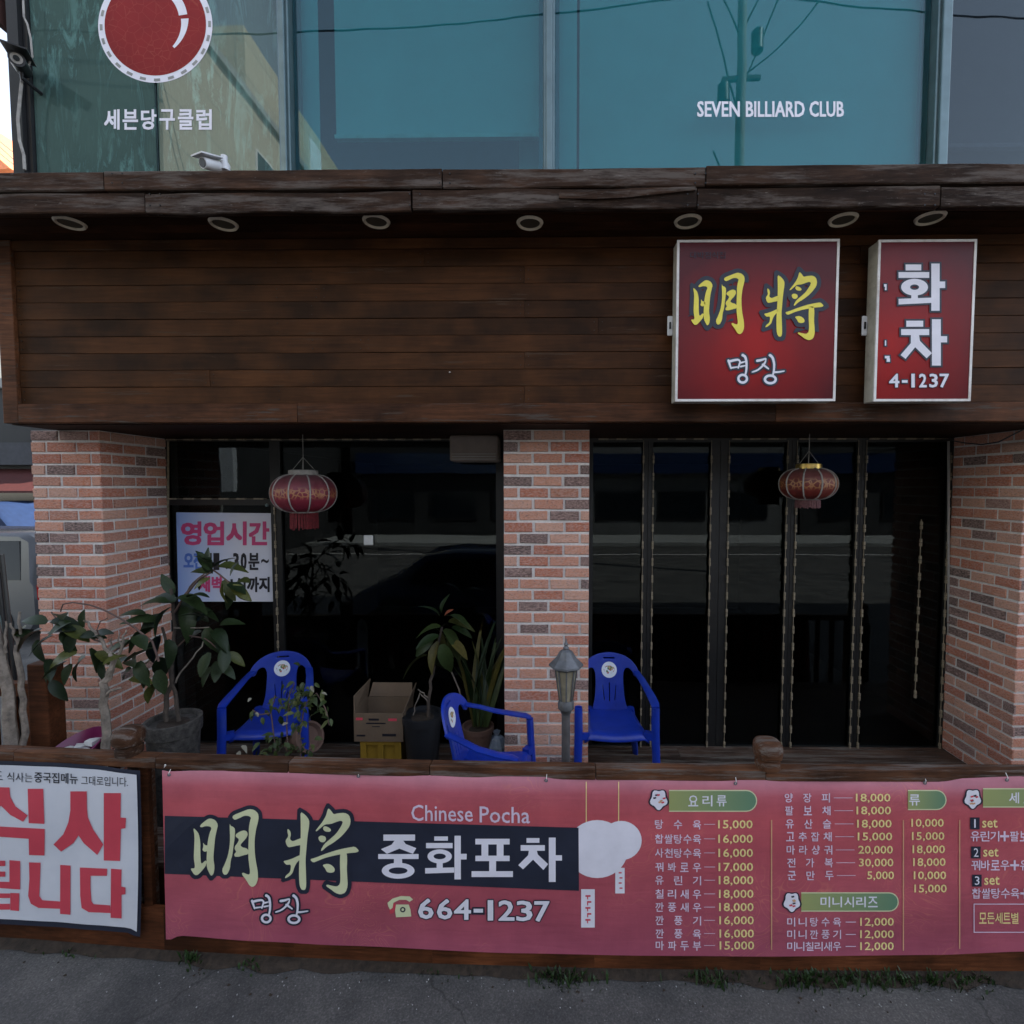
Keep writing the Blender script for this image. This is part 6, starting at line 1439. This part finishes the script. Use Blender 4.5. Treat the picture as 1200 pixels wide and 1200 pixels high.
# utility pole
px_, py_ = 5.12, -7.2
e = empty('utility_pole', (px_, py_, 0), 'concrete utility pole with crossarms mirrored in the wide upper window', 'utility pole')
MB().tube([(px_, py_, GZ), (px_, py_, 17.2)], [.16, .11], 14).build('pole', M['concrete'], e, True)
for z, w in ((15.4, 1.0), (16.4, .9), (13.2, .5)): MB().box(px_ - w, px_ + w, py_ - .05, py_ + .05, z, z + .1).build('crossarm', M['blackmetal'], e)
for dx, z in ((-.45, 12.6), (.4, 13.9), (-.35, 9.2), (.35, 6.4), (.5, 6.3)): MB().lathe([(.1, 0), (.16, .05), (.16, .5), (.1, .56)], (px_ + dx, py_, z), 10).build('junction_box', M['blackmetal'], e, True)
for a, b_ in (((0, 0, 13.0), (1.1, .1, 15.6)), ((0, 0, 12.2), (-.9, 0, 15.2)), ((0, 0, 14.4), (1.5, .2, 17.4)), ((0, 0, 14.2), (-1.2, .1, 16.6)), ((.05, 0, 9.6), (-.7, 0, 11.4))):
    MB().tube([(px_ + a[0], py_ + a[1], a[2]), (px_ + b_[0], py_ + b_[1], b_[2])], .025, 5).build('stay_wire', M['blackmetal'], e)
def sag(a, b_, s_, n=14): a = Vector(a); b_ = Vector(b_); return [a.lerp(b_, i / n) - Vector((0, 0, s_ * 4 * (i / n) * (1 - i / n))) for i in range(n + 1)]
for k, (a, b_, s_, lb) in enumerate((((px_, py_, 15.5), (-24, py_ - .5, 16.2), 1.1, 'long cable from the pole crossarm over the street to the left'), ((px_, py_, 15.4), (28, py_, 15.3), .8, 'sagging cable from the pole crossarm to the right'),
    ((px_, py_, 16.4), (28, py_, 16.6), .9, 'upper cable from the pole top to the right'), ((px_, py_, 16.5), (-24, py_, 17.6), 1.0, 'upper cable from the pole top to the left'),
    ((px_, py_, 13.3), (px_ + 3.2, py_ + .3, 17), .5, 'short drooping service cable right of the pole'))):
    tag(MB().tube(sag(a, b_, s_), .022, 5).build('street_cable', M['blackmetal']), lb, 'cable')
# road markings and kerb of the street
MB().box(-60, 60, -11.2, -11.05, GZ + .004, GZ + .008).build('road_marking', M['whiteframe'], kind='structure')
MB().box(-60, 60, -14.2, -14.0, GZ, GZ + .14).build('kerb', M['cement'], kind='structure')
MB().box(-60, 60, -18.3, -14.0 - .201, GZ, GZ + .12).build('pavement', M['cement'], kind='structure')

# ------------------------------------------------------------------ weeds and grit along the fence foot
m = MB(); rnd = random.Random(3)
for cx, w, n, h in ((205, 14, 60, .06), (278, 12, 40, .04), (655, 32, 190, .055), (690, 22, 60, .035), (845, 34, 150, .05), (950, 34, 190, .06), (1010, 50, 220, .055), (1090, 55, 190, .06), (1160, 40, 120, .05), (500, 40, 30, .03), (60, 40, 30, .03)):
    for i in range(int(n * .6)):
        px = cx + rnd.gauss(0, w * .6); y = yf(px) - .0 - abs(rnd.gauss(0, .035)); x = px2x(px, y); hh = h * rnd.uniform(.3, 1.1); a = rnd.uniform(0, 6.28); l = rnd.uniform(.2, .9) * hh; wd = rnd.uniform(.003, .008)
        t1 = Vector((x, y, GZ)); t2 = t1 + Vector((math.cos(a) * l * .5, math.sin(a) * l * .5, hh * .7)); t3 = t1 + Vector((math.cos(a) * l, math.sin(a) * l, hh)); s_ = Vector((-math.sin(a), math.cos(a), 0)) * wd
        m.add([t1 - s_ * .5, t1 + s_ * .5, t2 + s_, t2 - s_, t3], [(0,1,2,3),(3,2,4)])
m.build('weeds', M['weed'], kind='stuff', label='low green weeds growing along the foot of the fence')
for nm, mt, cnt, rng in (('grit', 'cement', 110, (.002, .005)), ('dark_litter', 'soil', 55, (.003, .010))):
    m = MB()
    for i in range(cnt):
        px = rnd.uniform(-20, 1220); y = yf(px) - .02 - abs(rnd.gauss(0, .12)) * (1 if rnd.random() < .8 else 2); x = px2x(px, y); r_ = rnd.uniform(*rng)
        m.lathe([(r_ * .7, 0), (r_, r_ * .4), (r_ * .5, r_ * .9)], (x, y, GZ), 5, fn=lambda a: 1 + .3 * math.sin(2 * a + r_ * 900))
    m.build(nm, M[mt], kind='stuff')
m = MB(); L = []
for i in range(120):
    px = -300 + i * 14; y = yf(px) + .02; x = px2x(px, y); w = .02 + .035 * abs(noise.noise(Vector((x * 3, 1, 2)))) * 2
    L.append(((x, y, GZ + .004), (x, y - .02 - w, GZ + .0045), (x, y, GZ + .03)))
for a, b_ in zip(L, L[1:]): m.add([a[0], b_[0], b_[1], a[1], a[2], b_[2]], [(3,2,5,4)])
m.build('dirt_strip', M['soil'], kind='stuff')
